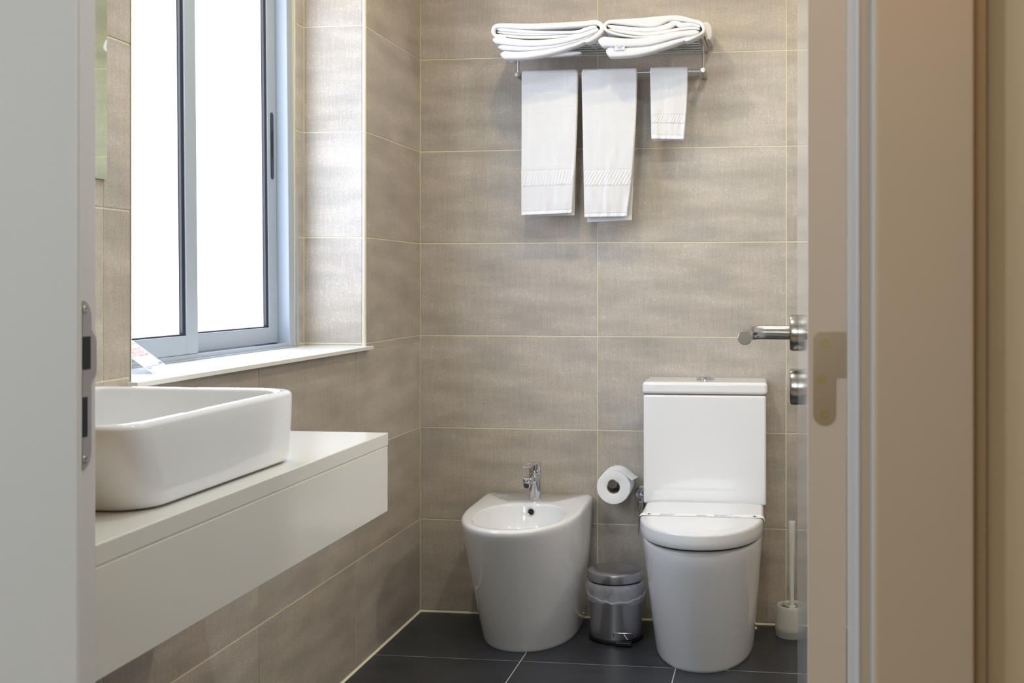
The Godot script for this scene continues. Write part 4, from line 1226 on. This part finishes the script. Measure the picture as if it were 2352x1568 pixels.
func paper_roll() -> void:
	var h := thing("paper_holder", "steel toilet paper holder on the back wall by the toilet", "paper holder", Vector3(0.6575, 0.4560, 0))
	part("bar", moved(lathe([Vector2(0.024, 0), Vector2(0.024, 0.006), Vector2(0.0128, 0.0065), Vector2(0.0128, 0.123)], 32), turned(Vector3(1, 0, 0), PI / 2)), M.steel, h)
	part("end_cap", moved(lathe([Vector2(0.0140, 0.1232), Vector2(0.0142, 0.1275), Vector2(0.0132, 0.1290), Vector2(0, 0.1292)], 36), turned(Vector3(1, 0, 0), PI / 2)), M.steel, h)
	var t := thing("toilet_paper_roll", "white toilet paper roll with a loose torn end on the steel holder", "toilet paper", Vector3(0.6600, 0.4440, 0.021))
	var R := 0.0527
	var r := 0.0205
	part("roll", moved(lathe([Vector2(r, 0), Vector2(R - 0.001, 0), Vector2(R, 0.001), Vector2(R, 0.098), Vector2(R - 0.0014, 0.0995), Vector2(r + 0.001, 0.1), Vector2(r, 0.0995), Vector2(r, 0)], 72, false, false), turned(Vector3(1, 0, 0), PI / 2)), M.paper, t)
	part("core", moved(lathe([Vector2(r - 0.0002, 0.0), Vector2(r - 0.0002, 0.0985), Vector2(r - 0.0010, 0.0985), Vector2(r - 0.0010, 0.0)], 40, false, false), turned(Vector3(1, 0, 0), PI / 2)), M.cream_plastic, t, "cardboard core")
	# the loose end leaves the roll at the upper right
	var st := begin()
	st.set_smooth_group(0)
	var A := []
	for k in 13:
		var a := lerpf(1.75, 0.86, k / 12.0)
		A.append(Vector2(cos(a), sin(a)) * (R + 0.0004 + 0.0002 * k / 12.0))
	var dir := Vector2(sin(0.86), -cos(0.86))
	for k in range(1, 8): A.append(A[12] + dir.rotated(0.01 * k) * (0.0285 * k / 7.0))
	for k in A.size() - 1:
		var p: Vector2 = A[k]
		var q: Vector2 = A[k + 1]
		# torn on the slant: the wall side is a little longer
		var f0 := 0.1
		quad(st, Vector3(p.x, p.y, f0), Vector3(q.x, q.y, f0), Vector3(q.x + (0.012 * maxf(0, k - 11) / 8.0) * dir.x, q.y + (0.012 * maxf(0, k - 11) / 8.0) * dir.y, 0.0), Vector3(p.x + (0.012 * maxf(0, k - 12) / 8.0) * dir.x, p.y + (0.012 * maxf(0, k - 12) / 8.0) * dir.y, 0.0))
	part("loose_end", finish(st), M.paper, t)
	# angle valve behind the cistern
	var v := thing("angle_valve", "chrome angle valve on the wall half hidden by the cistern", "valve", Vector3(0.7370, 0.4045, 0))
	part("escutcheon", moved(lathe([Vector2(0.0255, 0), Vector2(0.0255, 0.003), Vector2(0.021, 0.009), Vector2(0.012, 0.0105)], 36), turned(Vector3(1, 0, 0), PI / 2)), M.chrome, v)
	part("body", join([moved(lathe([Vector2(0.0095, 0.009), Vector2(0.0095, 0.048)], 24), turned(Vector3(1, 0, 0), PI / 2)), tube([Vector3(0, 0.024, 0.034), Vector3(0, -0.022, 0.034)], 0.0085, 20)]), M.chrome, v)
	part("knob", moved(lathe([Vector2(0.0105, 0.044), Vector2(0.0115, 0.050), Vector2(0.0105, 0.062), Vector2(0.007, 0.065)], 20), turned(Vector3(1, 0, 0), PI / 2)), M.chrome, v)
	part("nut", moved(lathe([Vector2(0.0105, -0.042), Vector2(0.0105, -0.022)], 6), shift(0, 0, 0.034)), M.steel, v)
	part("hose", tube(smooth_path([Vector3(0, -0.04, 0.034), Vector3(0.002, -0.07, 0.036), Vector3(0.03, -0.09, 0.03), Vector3(0.07, -0.06, 0.03)], 5), 0.0055, 14), M.steel, v)

func pedal_bin() -> void:
	var c := Vector3(0.6775, 0, 0.186)
	var b := thing("pedal_bin", "small brushed steel pedal bin between bidet and toilet", "pedal bin", c)
	part("body", lathe([Vector2(0.0792, 0.012), Vector2(0.0792, 0.172), Vector2(0.0775, 0.1725)], 72, true, true), M.brushed, b)
	part("base_ring", lathe([Vector2(0.078, 0.0), Vector2(0.0825, 0.0015), Vector2(0.0832, 0.009), Vector2(0.0812, 0.0135), Vector2(0.078, 0.014)], 64, true, true), M.black_plastic, b)
	part("lid", moved(lathe([Vector2(0.083, 0.0), Vector2(0.0845, 0.001), Vector2(0.0850, 0.004), Vector2(0.0850, 0.0225), Vector2(0.0840, 0.0255), Vector2(0.0812, 0.0275), Vector2(0.05, 0.0305), Vector2(0.0, 0.0315)], 72, true, false), Transform3D(Basis(Vector3(0, 0, 1), 0.0), Vector3(-0.001, 0.1805, 0))), M.brushed, b)
	part("lid_rim", lathe([Vector2(0.0765, 0.172), Vector2(0.0765, 0.1815)], 48, false, false), M.navy, b)
	var w := []
	w.append(tube(smooth_path([Vector3(0.0035, 0.026, 0.0795), Vector3(0.0055, 0.036, 0.084), Vector3(0.009, 0.0385, 0.089), Vector3(0.03, 0.0390, 0.089), Vector3(0.055, 0.0388, 0.087), Vector3(0.0605, 0.0365, 0.082), Vector3(0.062, 0.026, 0.0765)], 4), 0.0019, 10))
	w.append(tube([Vector3(0.034, 0.033, 0.079), Vector3(0.046, 0.0195, 0.083)], 0.0017, 8))
	part("pedal_bracket", join(w), M.chrome, b)
	part("pedal", rbox(Vector3(0.012, 0.0025, 0.074), Vector3(0.060, 0.0125, 0.0965), 0.002), M.black_plastic, b)
	# thin plastic liner folded over the rim
	var l := thing("bin_liner", "clear plastic liner bunched under the lid of the pedal bin", "bin liner", c)
	var nz := noise(77, 2.4, FastNoiseLite.TYPE_SIMPLEX_SMOOTH, 3)
	var loops := []
	var prof := [Vector2(0.0790, 0.1765), Vector2(0.0830, 0.1755), Vector2(0.0868, 0.170), Vector2(0.0880, 0.160), Vector2(0.0878, 0.150), Vector2(0.0868, 0.140), Vector2(0.0858, 0.131), Vector2(0.0848, 0.124), Vector2(0.0836, 0.117)]
	for k in prof.size():
		var L := PackedVector3Array()
		for i in 120:
			var a := TAU * i / 120
			var w1 := nz.get_noise_3d(cos(a) * 1.6, sin(a) * 1.6, k * 0.22)
			var w2 := nz.get_noise_3d(cos(a) * 5.0, sin(a) * 5.0, k * 0.5 + 9.0)
			var rr: float = prof[k].x + w1 * 0.0045 + w2 * 0.0025
			if cos(a) < -0.2: rr += 0.006 * (-cos(a) - 0.2)
			rr = maxf(rr, 0.0798)
			var yy: float = prof[k].y + (w1 * 0.010 - 0.006 * sin(a * 1.0 + 0.6) if k > 3 else 0.0) * (k / 8.0)
			L.append(Vector3(cos(a) * rr, yy, -sin(a) * rr))
		loops.append(L)
	part("film", loft(loops, false, false, [], true), M.bag, l)
	# the gathered hem of the liner
	var H := []
	for i in 61:
		var a := TAU * i / 60
		var k := 5
		var w1 := nz.get_noise_3d(cos(a) * 1.6, sin(a) * 1.6, k * 0.22)
		H.append(Vector3(cos(a) * (0.0885 + w1 * 0.004), 0.134 + 0.006 * sin(a * 2.0 + 1.0) + w1 * 0.008, -sin(a) * (0.0885 + w1 * 0.004)))
	part("gathered_fold", tube(H, 0.0026, 8, false), M.bag, l)

func brush() -> void:
	var c := Vector3(1.2100, 0, 0.099)
	var h := thing("brush_holder", "white plastic toilet brush cup standing on the floor by the door", "brush holder", c)
	var loops := []
	var prof := [[0.0, 0.0475], [0.002, 0.049], [0.016, 0.0495], [0.0185, 0.0515], [0.03, 0.0515], [0.06, 0.0495], [0.085, 0.0475], [0.092, 0.0465], [0.0955, 0.0448], [0.0945, 0.0425], [0.085, 0.0415], [0.04, 0.0425], [0.012, 0.042]]
	for p in prof:
		var L := PackedVector3Array()
		for i in 64:
			var a := TAU * i / 64
			L.append(Vector3(cos(a) * p[1] * 1.0, p[0], -sin(a) * p[1] * 0.98))
		loops.append(L)
	part("cup", loft(loops, true, true), M.cream_plastic, h)
	var t := thing("toilet_brush", "white tapered toilet brush handle rising from the cup", "toilet brush", Vector3(1.2095, 0.085, 0.099))
	part("handle", lathe([Vector2(0.0085, 0.006), Vector2(0.0066, 0.012), Vector2(0.0068, 0.04), Vector2(0.0078, 0.11), Vector2(0.0094, 0.18), Vector2(0.0108, 0.23), Vector2(0.0112, 0.258), Vector2(0.0110, 0.2625), Vector2(0.0102, 0.2645), Vector2(0.0, 0.265)], 36, true, false), M.white_plastic, t)
	part("collar", lathe([Vector2(0.0125, 0.0), Vector2(0.0132, 0.002), Vector2(0.0122, 0.0055), Vector2(0.0085, 0.0068)], 36), M.white_plastic, t)
	# bristles below the collar
	var B := []
	for k in 90:
		var a := rng.randf() * TAU
		var y := rng.randf_range(-0.055, -0.004)
		B.append(tube([Vector3(0, y, 0), Vector3(cos(a) * 0.034, y + rng.randf_range(-0.004, 0.008), sin(a) * 0.034)], 0.0007, 4, false))
	var bs := part("bristles", join(B), M.black_plastic, t)
	bs.set_meta("kind", "stuff")

func small_things() -> void:
	# information card leaning against the window frame
	var a := Vector3(-0.0555, SILL + 0.0006, 1.525)
	var b := Vector3(-0.0900, SILL + 0.0006, 1.396)
	var top := Vector3(-0.1838, 0.9648, 1.369)
	var ex := (b - a).normalized()
	var ey := (top - b)
	ey = (ey - ex * ey.dot(ex)).normalized()
	var ez := ex.cross(ey).normalized()
	var w := a.distance_to(b)
	var h := b.distance_to(top)
	var c := thing("info_card", "white printed card leaning on the window sill", "card", a)
	c.transform = Transform3D(Basis(ex, ey, ez), a)
	part("card", rbox(Vector3(0, 0, -0.0006), Vector3(w, h, 0), 0.0002, 1), M.card, c)
	var tm := TextMesh.new()
	tm.text = "CONSERVE"
	var sf := SystemFont.new()
	sf.font_names = PackedStringArray(["Droid Sans"])
	tm.font = sf
	tm.font_size = 32
	tm.pixel_size = 0.00078
	tm.depth = 0.0002
	tm.horizontal_alignment = HORIZONTAL_ALIGNMENT_RIGHT
	var txt := part("lettering", tm, M.ink_red, c)
	txt.position = Vector3(w * 0.88, h * 0.535, 0.0002)
	txt.scale = Vector3(0.93, 1.15, 1)
	for l in [[0.30, 0.82, 0.89, "b"], [0.22, 0.97, 0.855, "b"], [0.20, 0.52, 0.79, "b"], [0.15, 0.97, 0.75, "b"], [0.44, 0.86, 0.445, "r"], [0.06, 0.78, 0.165, "b"], [0.06, 0.26, 0.130, "b"]]:
		var x: float = l[0]
		var J := []
		while x < l[1]:
			var s := rng.randf_range(0.02, 0.07)
			J.append(rbox(Vector3(x * w, (l[2]) * h - 0.0014, 0), Vector3(minf(x + s, l[1]) * w, l[2] * h + 0.0014, 0.0002), 0.0001, 1))
			x += s + rng.randf_range(0.012, 0.025)
		part("printed_line", join(J), M.ink_blue if l[3] == "b" else M.ink_red, c)
	part("printed_flag", rbox(Vector3(w * 0.80, h * 0.165, 0), Vector3(w * 0.97, h * 0.215, 0.0002), 0.0001, 1), M.ink_blue, c)
